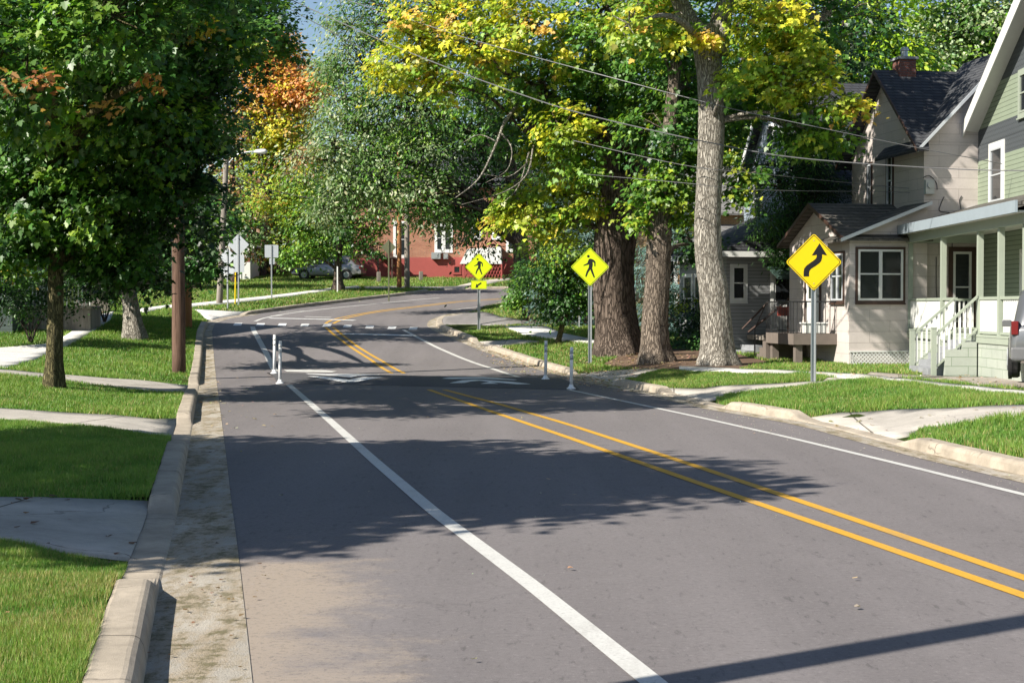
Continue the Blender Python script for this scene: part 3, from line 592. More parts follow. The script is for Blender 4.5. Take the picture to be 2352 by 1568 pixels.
def diamond(root, half, zc, mat, back=None, sym=None):
    s = half*math.sqrt(.5); o = rounded(s, s, s*.13, R(45))
    p = plate('sign_panel', o, -.006, .003, mat, root, zc)
    if sym is None: return p
    i1 = rounded(s*.955, s*.955, s*.10, R(45)); i2 = rounded(s*.925, s*.925, s*.085, R(45)); ring('border', i1, i2, -.0075, M['black'], root, zc)
    if sym == 'walk':
        k = half/177; m = MB(); m.prism([((a-723)*k, -.0085, zc-(b-577)*k) for a, b in WALK], (0,.002,0)); m.prism([((a-723)*k, -.0085, zc-(b-577)*k) for a, b in circ(707, 480, 12.5)], (0,.002,0)); m.build('walking_figure', M['black'], root)
    if sym == 'curve':
        k = half/300; pts = [(1535,50),(1617,178),(1585,172),(1563,166),(1563,200),(1553,235),(1535,257),(1500,283),(1445,318),(1430,336),(1425,360),(1425,397),(1367,397),(1367,345),(1374,312),(1393,288),(1420,266),(1478,226),(1498,208),(1505,190),(1505,170),(1480,176),(1453,178)]
        m = MB(); m.prism([((a-1476)*k, -.0085, zc-(b-247)*k) for a, b in pts], (0,.002,0)); m.build('curve_arrow', M['black'], root)
        for zz in (-.74, .75): m = MB(); m.lathe((0, -.009, zc+zz*half), [(.012,-.002),(.012,.003)], 10, 'y'); m.build('bolt', M['galv'], root)
    return p
def signspot(px, py, side, name, label, grp=None, rz=0, Y=None):
    p = G(px, py, sL if side == 'L' else sR)
    return empty(name, p, rz, label, 'road sign', grp), p
s, p = signspot(1868, 878, 'R', 'warning_sign', 'yellow diamond sign with a black winding arrow on a steel post', None, R(4))
half = 66/3528*p.y; zc = P(1868, 602, p.y).z-p.z; upost(s, zc-half*.55); diamond(s, half, zc, M['yellow'], sym='curve'); print('curve sign', p, half, zc)
s, p = signspot(1355, 836, 'R', 'crossing_sign', 'lime diamond sign with walking figure, nearer one with no arrow plaque', 'pedestrian crossing signs', R(3))
half = 44.5/3528*p.y; zc = P(1356, 613, p.y).z-p.z; upost(s, zc-half*.5); diamond(s, half, zc, M['lime'], sym='walk'); print('ped', p, half, zc)
s, p = signspot(1100, 760, 'R', 'crossing_sign', 'lime diamond sign with walking figure above a small arrow plaque', 'pedestrian crossing signs', R(3))
half = 32/3528*p.y; zc = P(1101, 613, p.y).z-p.z; upost(s, zc-half*.5); diamond(s, half, zc, M['lime'], sym='walk')
zp = P(1101, 654, p.y).z-p.z; hw = 18/3528*p.y; hh = 9.7/3528*p.y
plate('arrow_plaque', rounded(hw, hh, .03), -.006, .003, M['lime'], s, zp); ring('border', rounded(hw*.95, hh*.91, .025), rounded(hw*.92, hh*.86, .022), -.0075, M['black'], s, zp)
m = MB(); A = [(-.55,-.72),(-.05,-.62),(-.17,-.32),(.44,.30),(.34,.62),(-.27,.02),(-.42,.28)]; m.prism([(a*hw*.8, -.0085, zp+b*hh*1.0) for a, b in A], (0,.002,0)); m.build('plaque_arrow', M['black'], s)
def backsign(px, py, side, shape, pcx, pcy, hx, hy, mat, label, extra=(), rz=0, post=None):
    s, p = signspot(px, py, side, 'road_sign', label, 'road signs seen from behind', rz); k = p.y/3528
    zc = P(pcx, pcy, p.y).z-p.z; top = zc+hy*k*.95
    m = MB(); m.box(-.03,.03,-.035,.0,-.3,top); m.box(-.042,.042,-.003,.002,-.3,top); m.build('post', post or M['galv'], s)
    if shape == 'd': sq = hx*k*math.sqrt(.5); plate('sign_panel', rounded(sq, sq, sq*.12, R(45)), .003, .003, mat, s, zc)
    else: plate('sign_panel', rounded(hx*k, hy*k, .04), .003, .003, mat, s, zc)
    for ex, ey, ew, eh, em in extra: plate('sign_panel', [(a+(ex-px)*k, b) for a, b in rounded(ew*k, eh*k, .03)], .003, .003, em, s, P(ex, ey, p.y).z-p.z)
backsign(548, 700, 'L', 'd', 549, 562, 25, 25, M['silver'], 'tall grey diamond sign back with a square panel below it', [(549,605,12.5,20,M['silver'])], R(-4))
backsign(523, 710, 'L', 'd', 523, 590, 20, 20, M['silver'], 'grey diamond sign back beside a leaning wooden pole, wide panel below', [(523,621,15,8,M['silver'])], R(-10))
backsign(624, 686, 'L', 'r', 624, 577, 15.5, 14.5, M['silver'], 'rectangular grey sign back standing alone on the left verge', [(625,600,6,7,M['silver'])], R(2))
backsign(893, 684, 'L', 'd', 896, 568, 17, 19, M['olive'], 'dull olive diamond sign back in tree shade beside two poles', (), R(5), M['olive'])
s, p = signspot(775, 672, 'L', 'marker_post', 'thin white marker post behind the small green maple'); s['category'] = 'post'
m = MB(); m.box(-.035,.035,-.02,.02,-.2,P(776,612,p.y).z-p.z); m.build('post', M['white'], s)
s, p = signspot(540, 698, 'L', 'guy_marker', 'thin yellow plastic marker rod beside the grey diamond signs'); s['category'] = 'marker'
m = MB(); m.tube([(0,0,-.1),(.03,0,P(540,625,p.y).z-p.z)], .035, 8); m.build('rod', M['yellow'], s)
# flexible delineator posts on the hump
def delin(px, py, top, label, dark):
    p = G(px, py, lambda x, y: float(zr(x, y))); h = P(px, top, p.y).z-p.z; s = empty('delineator_post', p, 0, label, 'delineator', 'delineator posts at the road hump')
    b = MB(); b.lathe((0,0,0), [(.11,0),(.11,.02),(.085,.035),(.06,.06),(.048,.11)], 18); b.build('base', M['post_white'], s, True)
    b = MB(); r = .041; lean = .012
    b.tube([(0,0,.05),(lean*.5,0,h*.5),(lean,0,h)], [r,r,r*.97], 14); t = b.build('tube', M['post_white'], s, True)
    for z0, z1 in ((h-.30, h-.20), (h-.16, h-.08)):
        b = MB(); b.tube([(lean*z0/h,0,z0),(lean*z1/h,0,z1)], r+.0025, 14); b.build('reflective_band', M['band'] if dark else M['white'], s, True)
    b = MB(); b.lathe((0,0,0), [(.016,.030),(.016,.045)], 8); return s
delin(630, 858, 769, 'white flexible post at the left edge line, farther of that pair', 0)
delin(643, 881, 783, 'white flexible post at the left edge line, nearer of that pair', 0)
delin(1253, 871, 782, 'grey-banded flexible post near the leafy right kerb, farther of that pair', 1)
delin(1312, 893, 797, 'grey-banded flexible post by the right edge line, nearer of that pair', 1)
# a small bird-like dark tuft on the near left post is left out
# wooden poles
def woodpole(px, py, side, w, top, mat, label, lean=(0,0), pxtop=None, X=None):
    p = G(px, py, sL if side == 'L' else sR) if X is None else Vector(X); r = (w/2)/3528*p.y if X is None else w
    s = empty('utility_pole', p, 0, label, 'utility pole'); m = MB(); n = 14
    pts = [(lean[0]*t*top, lean[1]*t*top, -.4+(top+.4)*t) for t in [i/(n-1) for i in range(n)]]
    m.tube(pts, [r*(1.03-.26*i/(n-1)) for i in range(n)], 22, True, .015); m.build('pole', mat, s, True); return s, p
lp, lpp = woodpole(411, 859, 'L', 31, 9.6, M['pole'], 'tall brown wooden pole rising into the dark maple by the left kerb')
m = MB(); m.box(-1.1,1.1,-.2,-.1,9.0,9.1); m.build('crossarm', M['pole'], lp)
for x in (-1,-.5,.5,1):
    m = MB(); m.lathe((x,-.15,9.1), [(.03,0),(.05,.04),(.03,.08),(.05,.11),(.02,.15)], 10); m.build('insulator', M['glass'], lp)
m = MB(); m.tube([(-.17,-.03,0),(-.165,-.03,5)], .012, 6); m.build('ground_wire', M['dark_cable'], lp)
sp, spp = woodpole(433, 752, 'L', 17, 2.6, M['pole_new'], 'short orange-brown cut pole stub behind the tall pole')
m = MB(); m.lathe((-.18,-.22,1.55), [(.05,-.12),(.085,-.05),(.085,.05),(.05,.12)], 10); m.build('yellow_marker', M['yellow'], sp)
m = MB(); m.box(-.3,-.24,-.22,-.17,-.1,1.2); m.build('conduit', M['white'], sp)
fp, fpp = woodpole(503, 697, 'L', 14.5, 8.4, M['pole_grey'], 'weathered grey wooden pole with street lamp arm, leaning right', (.055,0))
m = MB(); za = P(530,350,fpp.y).z-fpp.z; x0 = .055*za
m.tube(spline([(x0,0,za-.7),(x0+.5,-.1,za-.15),(x0+1.1,-.15,za),(x0+1.45,-.18,za+.02)], 5), .035, 8); m.build('lamp_arm', M['galv'], fp)
m = MB(); k = m.v; m.lathe((x0+1.4,-.18,za+.02), [(.03,0),(.09,.1),(.13,.35),(.13,.55),(.05,.68)], 12, 'x'); m.build('lamp_head', M['white'], fp, True)
mp, mpp = woodpole(935, 662, 'L', 12.5, 9, M['pole_grey'], 'dark wooden pole before the brick house, right of a paired two')
mp2, mpp2 = woodpole(917, 661, 'L', 11, 8.6, M['pole_new'], 'orange-brown wooden pole before the brick house, left of a paired two')
for px, py, lb_ in ((870,647,'short square timber bollard left of the olive sign back'), (967,646,'short square timber bollard on the brick house lawn')):
    p = G(px, py, sL); s = empty('bollard', p, .2, lb_, 'bollard', 'timber bollards'); m = MB(); m.box(-.12,.12,-.12,.12,-.2,.62); m.box(-.105,.105,-.105,.105,.62,.66); m.build('bollard_post', M['pole_grey'], s, False, .01)
# off-camera pole whose shadow crosses the road
woodpole(0, 0, 'L', .17, 9.5, M['pole'], 'brown wooden pole on the left verge outside the frame', X=(-3.25,5.45,.13))
# ---------------------------------------------------------------- overhead wires
def wire(pts, r, label, mat='cable'):
    q = spline([P(*a) for a in pts], 6); m = MB(); m.tube(q, r, 5); tag(m.build('overhead_cable', M[mat], None), label, 'cable', 'overhead cables')
wire([(600,-38,52),(668,0,50),(948,124,46),(1202,219,42.5),(1372,270,41),(1660,334,39.5),(1862,366,38.8),(2202,389,38.2),(2400,392,37)], .015, 'thick bright service cable sagging from the upper left sky to the green house')
wire([(700,-40,52),(805,3,50),(955,50,47),(1089,93,45),(1372,170,41.5),(1660,245,40),(1862,289,39.6),(2115,341,40),(2302,376,40.5)], .012, 'thin cable above the thick one, ending at the green house window')
wire([(560,-30,60),(638,7,58),(822,107,54),(922,167,52),(1155,260,49)], .014, 'thin dark cable crossing the patch of blue sky', 'dark_cable')
wire([(1317,323,44),(1568,379,42.5),(1735,398,42.5),(2002,425,44.6),(2222,444,43.8)], .009, 'fine cable passing below the thick one before the beige house')
wire([(1340,400,45),(1568,420,42),(1735,436,42.5),(2052,441,44.4),(2110,446,44.1)], .008, 'lowest fine cable ending at the beige house corner')
wire([(-120,80,30),(0,69,31),(180,60,33),(380,43,35)], .016, 'light cable running left across the dark maple to its pole')
wire([(372,-30,29.2),(385,20,30.2),(398,90,32),(415,190,34.6)], .018, 'dark cable bundle dropping steeply through the maple crown', 'dark_cable')
wire([(517,233,80),(640,262,82),(784,284,85)], .012, 'fine cable before the orange maple, upper of two', 'dark_cable')
wire([(517,262,80),(600,285,82),(720,313,85),(860,345,90)], .012, 'fine cable before the orange maple, lower of two', 'dark_cable')
wire([(537,408,80),(600,432,82),(650,443,84),(780,468,86),(1000,500,90)], .022, 'thick grey cable leaving the lamp pole toward the brick house')
wire([(537,412,80),(560,440,80.5),(590,454,81),(620,452,82),(650,443,84)], .018, 'black slack cable loop hanging beside the lamp pole', 'dark_cable')
wire([(690,468,86),(800,495,88),(950,522,92)], .014, 'pair cable dipping behind the small green maple')
# ---------------------------------------------------------------- trees
MAPLE = np.array([(0,0,0),(.09,.10,.01),(.40,.00,-.05),(.33,.20,-.02),(.54,.46,-.07),(.24,.48,.02),(.25,.66,-.01),(0,1,-.09),(-.25,.66,-.01),(-.24,.48,.02),(-.54,.46,-.07),(-.33,.20,-.02),(-.40,.00,-.05),(-.09,.10,.01)])
MAPLEF = [(0,1,2,3,4,5,6,7), (0,7,8,9,10,11,12,13)]
OVAL = np.array([(0,0,0),(.20,.30,-.04),(.16,.72,-.05),(0,1,-.08),(-.16,.72,-.05),(-.20,.30,-.04)]); OVALF = [(0,1,2,3),(0,3,4,5)]
FAR = np.array([(0,0,0),(.32,.45,-.08),(0,1,.0),(-.32,.45,-.08)]); FARF = [(0,1,2),(0,2,3)]
NEED = np.array([(0,0,0),(.10,.5,0),(0,1,0),(-.10,.5,0)]); NEEDF = [(0,1,2),(0,2,3)]
SHAPES = {'maple': (MAPLE, MAPLEF), 'oval': (OVAL, OVALF), 'far': (FAR, FARF), 'needle': (NEED, NEEDF)}
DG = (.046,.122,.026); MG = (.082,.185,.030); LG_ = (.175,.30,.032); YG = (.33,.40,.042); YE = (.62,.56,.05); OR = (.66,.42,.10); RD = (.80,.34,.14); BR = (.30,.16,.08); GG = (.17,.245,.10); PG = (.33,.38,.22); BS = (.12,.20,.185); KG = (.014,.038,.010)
def crown(root, blobs, shape, size, mat='leaf', spread=.30, per=24, droop=.35, name='crown', flat=.5, shell=.62, dens=1.0):
    """blobs: (centre, (rx,ry,rz), clusters, palette[(w,rgb)])"""
    co = []; cl = []; twigs = []
    T, FC = SHAPES[shape]
    for c, r, n, pal in blobs:
        n = max(3, int(n*dens)) if n > 8 else n
        u = rng.normal(size=(n,3)); u /= np.linalg.norm(u, axis=1)[:,None]
        f = shell+(1-shell)*rng.random(n)**.7; inner = rng.random(n) < .22; f[inner] = rng.random(inner.sum())**.5*shell
        f *= 1+.22*np.sin(u[:,0]*5+c[0])*np.sin(u[:,2]*6+c[2])+rng.normal(0, .07, n)
        pc = np.array(c)+u*f[:,None]*np.array(r)
        w = np.array([a for a, _ in pal]); w = w/w.sum(); cc = np.array([b for _, b in pal]); ci = rng.choice(len(pal), n, p=w); cb = cc[ci]*rng.uniform(.75, 1.3, (n,1))
        k = rng.poisson(per, n)+2; rep = np.repeat(np.arange(n), k); N = len(rep)
        rad = np.array([spread, spread, spread*flat])*rng.uniform(.6, 1.3, (n,1))[rep]
        o = rng.normal(size=(N,3))*rad*.62; o[:,2] -= droop*(o[:,0]**2+o[:,1]**2)/max(spread, .01)
        pos = pc[rep]+o; out = u[rep]
        nm = np.array([0,0,.75])+out*.55+rng.normal(size=(N,3))*.5+np.array([SAZ_[0], SAZ_[1], .3])*.55; nm /= np.linalg.norm(nm, axis=1)[:,None]
        ax = o*1.2+out*.5+np.array([0,0,-.45])+rng.normal(size=(N,3))*.35; ax -= nm*(ax*nm).sum(1)[:,None]; ax /= np.linalg.norm(ax, axis=1)[:,None]+1e-9
        bx = np.cross(ax, nm); s_ = (size*rng.uniform(.42, 1.35, N))[:,None,None]
        V = pos[:,None,:]+s_*(T[None,:,0,None]*bx[:,None,:]+T[None,:,1,None]*ax[:,None,:]+T[None,:,2,None]*nm[:,None,:])
        c_ = cb[rep]*rng.uniform(.72, 1.3, (N,1))*(1+rng.normal(0, .07, (N,3))); sw = rng.random(N) < .06; c_[sw] = cc[rng.integers(0, len(pal), sw.sum())]
        co.append(V); cl.append(np.clip(c_, .004, .8))
        twigs.append((c, pc[rng.random(n) < .25]))
    o = npmesh(name, np.concatenate(co), 0, np.concatenate(cl), M[mat], root, FC); return o, twigs
SAZ_ = (-.834, -.551)
def trunk(root, path, bark, limbs=(), twigs=(), flare=1.5, tw=.012, n=26, sub=7):
    m = MB(); pts = spline([p[:3] for p in path], sub); rr = spline([(p[3], 0, 0) for p in path], sub); rad = [max(q.x, .01) for q in rr]
    # irregular fluted trunk
    rings = []; ph = random.uniform(0, 6)
    z0 = pts[0].z
    for i, p in enumerate(pts):
        ring_ = []
        for k in range(n):
            a = 2*math.pi*k/n; h = max(0, p.z-z0-.25); fl = 1+(flare-1)*math.exp(-h*2.6)*(.65+.55*max(0, math.sin(a*5+ph))+.2*math.sin(a*3+1))
            q = rad[i]*fl*(1+.045*math.sin(a*4+ph+p.z*.4)+.03*math.sin(a*9+p.z*1.3)+random.uniform(-.018,.018)); ring_.append((p.x+q*math.cos(a), p.y+q*math.sin(a), p.z))
        rings.append(m.addv(ring_))
    for i in range(len(rings)-1):
        for k in range(n): m.face((rings[i]+k, rings[i]+(k+1)%n, rings[i+1]+(k+1)%n, rings[i+1]+k))
    m.face([rings[-1]+k for k in range(n)])
    for l in limbs:
        q = spline([p[:3] for p in l], 5); rq = spline([(p[3],0,0) for p in l], 5); m.tube(q, [max(.01, v.x) for v in rq], 12, True, .06)
    for c, pc in twigs:
        for p in pc:
            c0 = Vector(c); p = Vector(p); mid = (c0*.45+p*.55)+Vector((random.uniform(-.2,.2),random.uniform(-.2,.2),random.uniform(0,.25))); m.tube([c0, mid, p], [tw*2.2, tw*1.3, tw*.5], 4, False)
    return m.build('trunk', bark, root, True, 0, False)
def bl(px, py, Y, rx, n, pal, rz=None, ry=None): return (tuple(P(px, py, Y)), (rx, ry or rx, rz or rx*.85), n, pal)
def tree(name, label, cat, base, path, blobs, shape, size, bark, side='L', group=None, limbs=(), mat='leaf', flare=1.5, tw=.012, autol=True, lo_=1, **kw):
    p = G(base[0], base[1], sL if side == 'L' else sR) if len(base) == 2 else Vector(base)
    root = empty(name, p, 0, label, cat, group)
    def loc(q): return (q[0]-p.x, q[1]-p.y, q[2]-p.z, *q[3:])
    bb = [(loc(c), r, n, pal) for c, r, n, pal in blobs]
    o, twigs = crown(root, bb, shape, size, mat, **kw)
    pth = [loc(q) for q in path]; ll = [[loc(q) for q in l] for l in limbs]
    if autol:
        for c, r, n, pal in bb:
            cand = [q for q in pth if q[2] < c[2]+.3] or pth; st = min(cand[lo_:] or cand[-1:], key=lambda q: abs(q[2]-(c[2]-.3*math.hypot(c[0]-q[0], c[1]-q[1]))))
            d = math.dist(st[:3], c); ll.append([(*st[:3], min(st[3]*.55, .05+.022*d)), ((st[0]*.6+c[0]*.4), (st[1]*.6+c[1]*.4), st[2]*.5+c[2]*.5+.1*d, .03+.012*d), (*c[:3], .03)])
    elif name != 'blue_spruce':
        nodes = list(pth[1:]) + [q for l in ll[:4] for q in l]
        for c, r, n, pal in bb:
            st = min(nodes, key=lambda q: math.dist(q[:3], c)+(2 if q[2] > c[2]+.6 else 0)); d = math.dist(st[:3], c)
            ll.append([(*st[:3], min(st[3]*.6, .03+.016*d)), (st[0]*.5+c[0]*.5+.1*d*random.uniform(-1,1), st[1]*.5+c[1]*.5, st[2]*.5+c[2]*.5+.10*d, .02+.009*d), (*c[:3], .02)])
    trunk(root, pth, bark, ll, twigs, flare, tw); return root, p
def px_path(pts, Y0, base=None):  # (px, py, width px, Y)
    return [(*P(a, b, Y), w/2/3528*Y) for a, b, w, Y in pts]
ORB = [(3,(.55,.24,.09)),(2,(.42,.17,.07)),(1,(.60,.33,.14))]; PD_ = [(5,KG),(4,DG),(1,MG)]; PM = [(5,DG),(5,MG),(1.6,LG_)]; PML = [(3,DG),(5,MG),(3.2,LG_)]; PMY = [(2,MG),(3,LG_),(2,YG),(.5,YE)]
# T1 dark Norway maple at the left edge
b1 = [bl(250,40,25.6,1.3,50,PML),bl(60,190,25.4,1.2,46,PML),bl(370,-70,26,1.4,50,PM),bl(-120,20,25,1.4,50,PM),bl(120,-160,25.6,1.6,60,PM),bl(330,-220,26.5,1.6,60,PM),bl(500,-60,28,.9,30,PM),bl(60,140,28.6,1.5,60,PML),bl(260,200,29,1.3,60,PM),bl(120,-120,28.8,1.7,60,PM),bl(330,-60,29.4,1.5,60,PM),bl(400,90,36,1.6,70,PD_),bl(230,0,36.5,1.8,80,PD_),bl(430,-80,36.5,1.6,60,PD_),bl(60,150,36.5,1.7,60,PD_),bl(320,250,36,1.4,60,PD_),bl(430,180,35,1.1,46,PD_),bl(290,610,32.3,.65,30,PD_,.4),bl(200,590,32,.6,24,PM,.35),bl(20,560,31.8,.7,30,PML,.4),bl(290,520,36.5,.9,44,PD_),bl(20,110,31,1.7,90,PML),bl(190,70,31,1.7,95,PM),bl(360,110,32,1.5,85,PM),bl(500,70,32.6,1.05,50,[(4,DG),(3,MG),(.5,LG_)]),bl(455,240,32.6,.95,50,[(5,KG),(4,DG),(1,MG)]),bl(330,300,31.5,1.45,85,PM),  # near-black palettes put the shade of the crown's right and back into the leaves
      bl(150,290,31,1.5,95,PML),bl(-20,330,31.5,1.5,75,PML),bl(60,450,31,1.25,75,PML),bl(210,460,31.3,1.25,80,PML),bl(360,450,32,1.1,65,[(5,KG),(4,DG),(1,MG)]),bl(405,380,32.5,.8,40,[(5,KG),(3,DG),(1,MG)]),
      bl(110,530,31.6,.75,34,PML,.55),bl(280,570,31.8,.75,34,PM,.5),bl(-60,560,31.8,1.0,34,PM),
      bl(-160,100,32,2.0,80,PM),bl(100,-130,32,2.2,110,PM),bl(330,-150,32.5,2.2,110,PM),bl(480,-80,33,1.4,60,PM),bl(-120,-180,33,2.3,90,PM),bl(200,-340,33,2.2,90,PM),
      bl(230,180,33.8,1.8,80,PM),bl(60,330,34,1.8,80,PM),bl(380,300,34.5,1.4,60,PM),
      bl(85,182,24,.12,1,ORB,.05),bl(15,190,24.2,.14,1,ORB,.05),bl(350,182,26.4,.05,1,ORB,.05),bl(238,245,26.8,.08,1,ORB,.06),bl(470,60,31.3,.3,5,[(1,OR),(1,YE)])]
tree('maple_tree', 'dense dark green maple with a few orange sprigs, trunk nearest the left edge', 'tree', (125,886), px_path([(124,892,44,31.6),(124,840,37,31.6),(127,720,36,31.6),(129,600,35,31.6),(135,450,33,31.7),(150,250,28,31.8),(170,60,22,32),(180,-150,15,32)], 0), b1, 'maple', .135, M['bark_green'], 'L', 'left verge maples', dens=.85, spread=.33, per=37, flare=1.25, lo_=4)
# T2 second maple, behind
Y2 = G(310,778,sL).y; print('T2', Y2)
PD = [(5,KG),(5,DG),(2,MG)]
b2 = [bl(350,620,46,.7,30,PD_,.45),bl(452,600,46,.55,20,PD_,.35),bl(410,560,47,.8,34,PD_,.6),bl(330,540,47,.9,34,PD_),bl(450,500,46,.8,30,PD_),bl(560,60,Y2-7,1.1,40,PM),bl(260,300,Y2+3,1.8,60,PM),bl(470,620,Y2-1,.5,16,PD_,.3),bl(600,40,Y2-6,1.3,60,PM),bl(640,100,Y2-6,.7,22,PM),bl(545,-30,Y2-6,1.7,70,PM),bl(520,150,Y2-6,1.2,60,PD),bl(480,300,Y2-2,1.3,64,PD),bl(440,440,Y2,1.4,70,PD),bl(330,540,Y2,1.5,70,PD),bl(420,570,Y2-1,1.0,40,PD),bl(380,640,Y2-1,.7,22,PD,.4),
      bl(230,540,Y2,1.6,70,PM),bl(250,380,Y2,2,80,PM),bl(350,240,Y2,1.7,70,PM),bl(160,560,Y2,1.2,40,PM),bl(270,130,Y2,1.5,60,PM),bl(455,520,Y2-2,.6,26,[(3,MG),(2,LG_)]),bl(350,600,Y2-2,.7,26,[(3,MG),(2,LG_)]),bl(270,620,Y2-2,.6,20,PD),bl(570,100,Y2-8,.6,12,[(3,YG),(1,OR),(1,MG)])]
tree('maple_tree', 'dark maple with leaning trunk standing behind the nearest left maple', 'tree', (308,778), px_path([(308,784,48,Y2),(303,720,38,Y2),(293,650,34,Y2),(290,560,32,Y2),(320,380,28,Y2),(360,200,22,Y2),(400,0,15,Y2)], 0), b2, 'maple', .145, M['bark'], 'L', 'left verge maples', spread=.42, per=30, flare=1.35, lo_=3)
# shade tree outside the frame on the left
bs = [((-9.6+dx, 12.2+dy, 7.2+dz), (rr,rr,rr*.8), n_, PM) for dx, dy, dz, rr, n_ in ((0,0,0,2.0,170),(-1.6,2.2,.6,1.7,130),(1.5,1.9,-.2,1.5,120),(1.2,-1.6,.3,1.5,110),(-1.5,-2,0,1.8,110),(2.4,0,.2,1.3,80),(0,0,2.2,1.8,110),(-.6,3.9,-.2,1.3,80),(2.6,2.6,0,.9,30),(-3.6,.4,-.4,1.8,110),(-3.2,3.2,-.2,1.7,100),(-4.8,2,-1.2,1.5,80),(-1.9,4.9,-.4,1.3,70),(3.6,-.6,.6,.7,20),(-3.2,5.6,-.6,1.2,50),(.9,4.2,.2,1.1,50),(-1.9,-4.0,-.2,1.4,80),(-3.2,-3.0,-.2,1.5,80),(-.5,-3.6,0,1.3,80),(-4.6,-1.6,-.4,1.6,80))]
tree('maple_tree', 'green maple outside the left frame edge shading the near road', 'tree', (-9.6,12.4,.3), [(-9.6,12.4,.2,.26),(-9.6,12.4,3,.22),(-9.5,12.4,6,.15),(-9.5,12.4,8.5,.07)], bs, 'far', .24, M['bark'], 'L', 'left verge maples', spread=.48, per=26)
# big right-hand trees
Y3 = G(1420,812,sR).y; Y4 = G(1503,832,sR).y; Y5 = G(1640,838,sR).y; print('T3-5', Y3, Y4, Y5)
PY = [(4,YG),(2.6,YE),(.7,OR),(1.4,LG_)]; PGY = [(2,LG_),(4,YG),(1.5,YE)]; PGR = [(3,MG),(4,LG_),(1.2,YG)]
b3 = [bl(1230,60,Y3-2,1.7,80,PY),bl(1090,110,Y3-2,1.5,70,PY),bl(960,90,Y3-2,1.3,50,PY),bl(900,150,Y3-2,1.0,34,[(2,YG),(2,YE),(1,PG)]),bl(1000,190,Y3-2,.9,26,PY),bl(1000,20,Y3-1,1.5,60,PY),bl(1160,-30,Y3-1,1.9,70,PY),
      bl(1250,190,Y3-1.5,1.4,70,PGR),bl(1370,130,Y3-1,1.6,80,PGR),bl(1390,20,Y3-1,1.8,80,[(1,YE),(3,YG),(3,LG_)]),bl(1290,300,Y3-2.5,1.0,50,PGY),bl(1240,330,Y3+.3,.65,26,PGY),bl(1300,400,Y3+.3,.85,42,PGY),bl(1200,470,Y3+.3,.95,46,PGY),bl(1290,500,Y3+.2,.9,44,PGY),
      bl(1150,490,Y3+.3,.5,16,[(3,YG),(1,OR)]),bl(1340,470,Y3-.3,.6,22,PGY),bl(1340,370,Y3-2,.9,40,PGR),bl(1420,240,Y3+.5,1.6,80,PGR),bl(1350,270,Y3,1.3,60,PM),bl(1180,270,Y3+1,1.6,60,PM),bl(1450,340,Y3+1,1.2,55,PM),bl(1480,100,Y3+1,2,80,PM),bl(1320,-150,Y3,2.4,90,PGR),bl(1120,180,Y3+2,1.7,60,PM),bl(1500,220,Y3-1,1.2,50,PGR)]
def dead(pts, w): return [(*P(a, b, Y), w*(1-.8*i/(len(pts)-1))) for i, (a, b, Y) in enumerate(pts)]
deadl = [dead([(1205,223,Y3-1),(1160,280,Y3-2),(1140,330,Y3-2.5),(1100,410,Y3-3),(1045,455,Y3-3)], .055), dead([(1150,305,Y3-2),(1175,340,Y3-2.4),(1165,390,Y3-2.6),(1115,420,Y3-2.6)], .025), dead([(1225,335,Y3-2),(1210,400,Y3-2.4),(1160,440,Y3-2.6),(1060,470,Y3-3)], .03), dead([(1215,350,Y3-2),(1190,430,Y3-2.4),(1150,470,Y3-2.6)], .022), dead([(1140,325,Y3-2.5),(1100,310,Y3-2.5),(1060,330,Y3-2.5)], .02), dead([(1215,370,Y3-2),(1170,405,Y3-2.4),(1110,400,Y3-2.6)], .018)]
l3 = [[(*P(1400,420,Y3),.42),(*P(1390,330,Y3-.3),.38),(*P(1370,280,Y3-.5),.3),(*P(1250,220,Y3-1),.2),(*P(1100,120,Y3-1.5),.1)], [(*P(1445,420,Y3+.1),.40),(*P(1465,340,Y3+.4),.34),(*P(1440,200,Y3+.6),.2),(*P(1400,40,Y3+.6),.1)], [(*P(1440,330,Y3),.3),(*P(1380,290,Y3-1),.24),(*P(1290,270,Y3-1),.14),(*P(1200,300,Y3-.6),.07)]]
tree('maple_tree', 'massive dark double-trunked maple behind the nearer crossing sign', 'tree', (1420,813), px_path([(1424,820,104,Y3),(1418,770,94,Y3),(1408,700,86,Y3),(1404,620,82,Y3),(1408,540,80,Y3),(1416,460,78,Y3),(1424,400,80,Y3)], 0), b3, 'maple', .155, M['bark_dark'], 'R', 'right verge maples', limbs=l3, dens=.72, spread=.34, per=36, flare=1.3, autol=False)
_tr = bpy.data.objects[[o.name for o in bpy.data.objects if o.name.startswith('maple_tree')][-1]]; _m = MB()
for l in deadl: q = spline([(a-_tr.location.x, b-_tr.location.y, c-_tr.location.z) for a, b, c, r in l], 5); rq = spline([(r,0,0) for *_, r in l], 5); _m.tube(q, [max(.008, v.x*1.15) for v in rq], 7, True, .08)
trunk(_tr, [(a-_tr.location.x, b-_tr.location.y, c-_tr.location.z, r) for a, b, c, r in [(*P(1450,806,Y3+.4),.30),(*P(1440,700,Y3+.5),.27),(*P(1436,600,Y3+.5),.28),(*P(1446,520,Y3+.4),.28),(*P(1452,400,Y3+.3),.30)]], M['bark_dark'])
_m.build('dead_branches', M['bark'], _tr, True)['label'] = 'bare pale dead branches hanging in the shade'
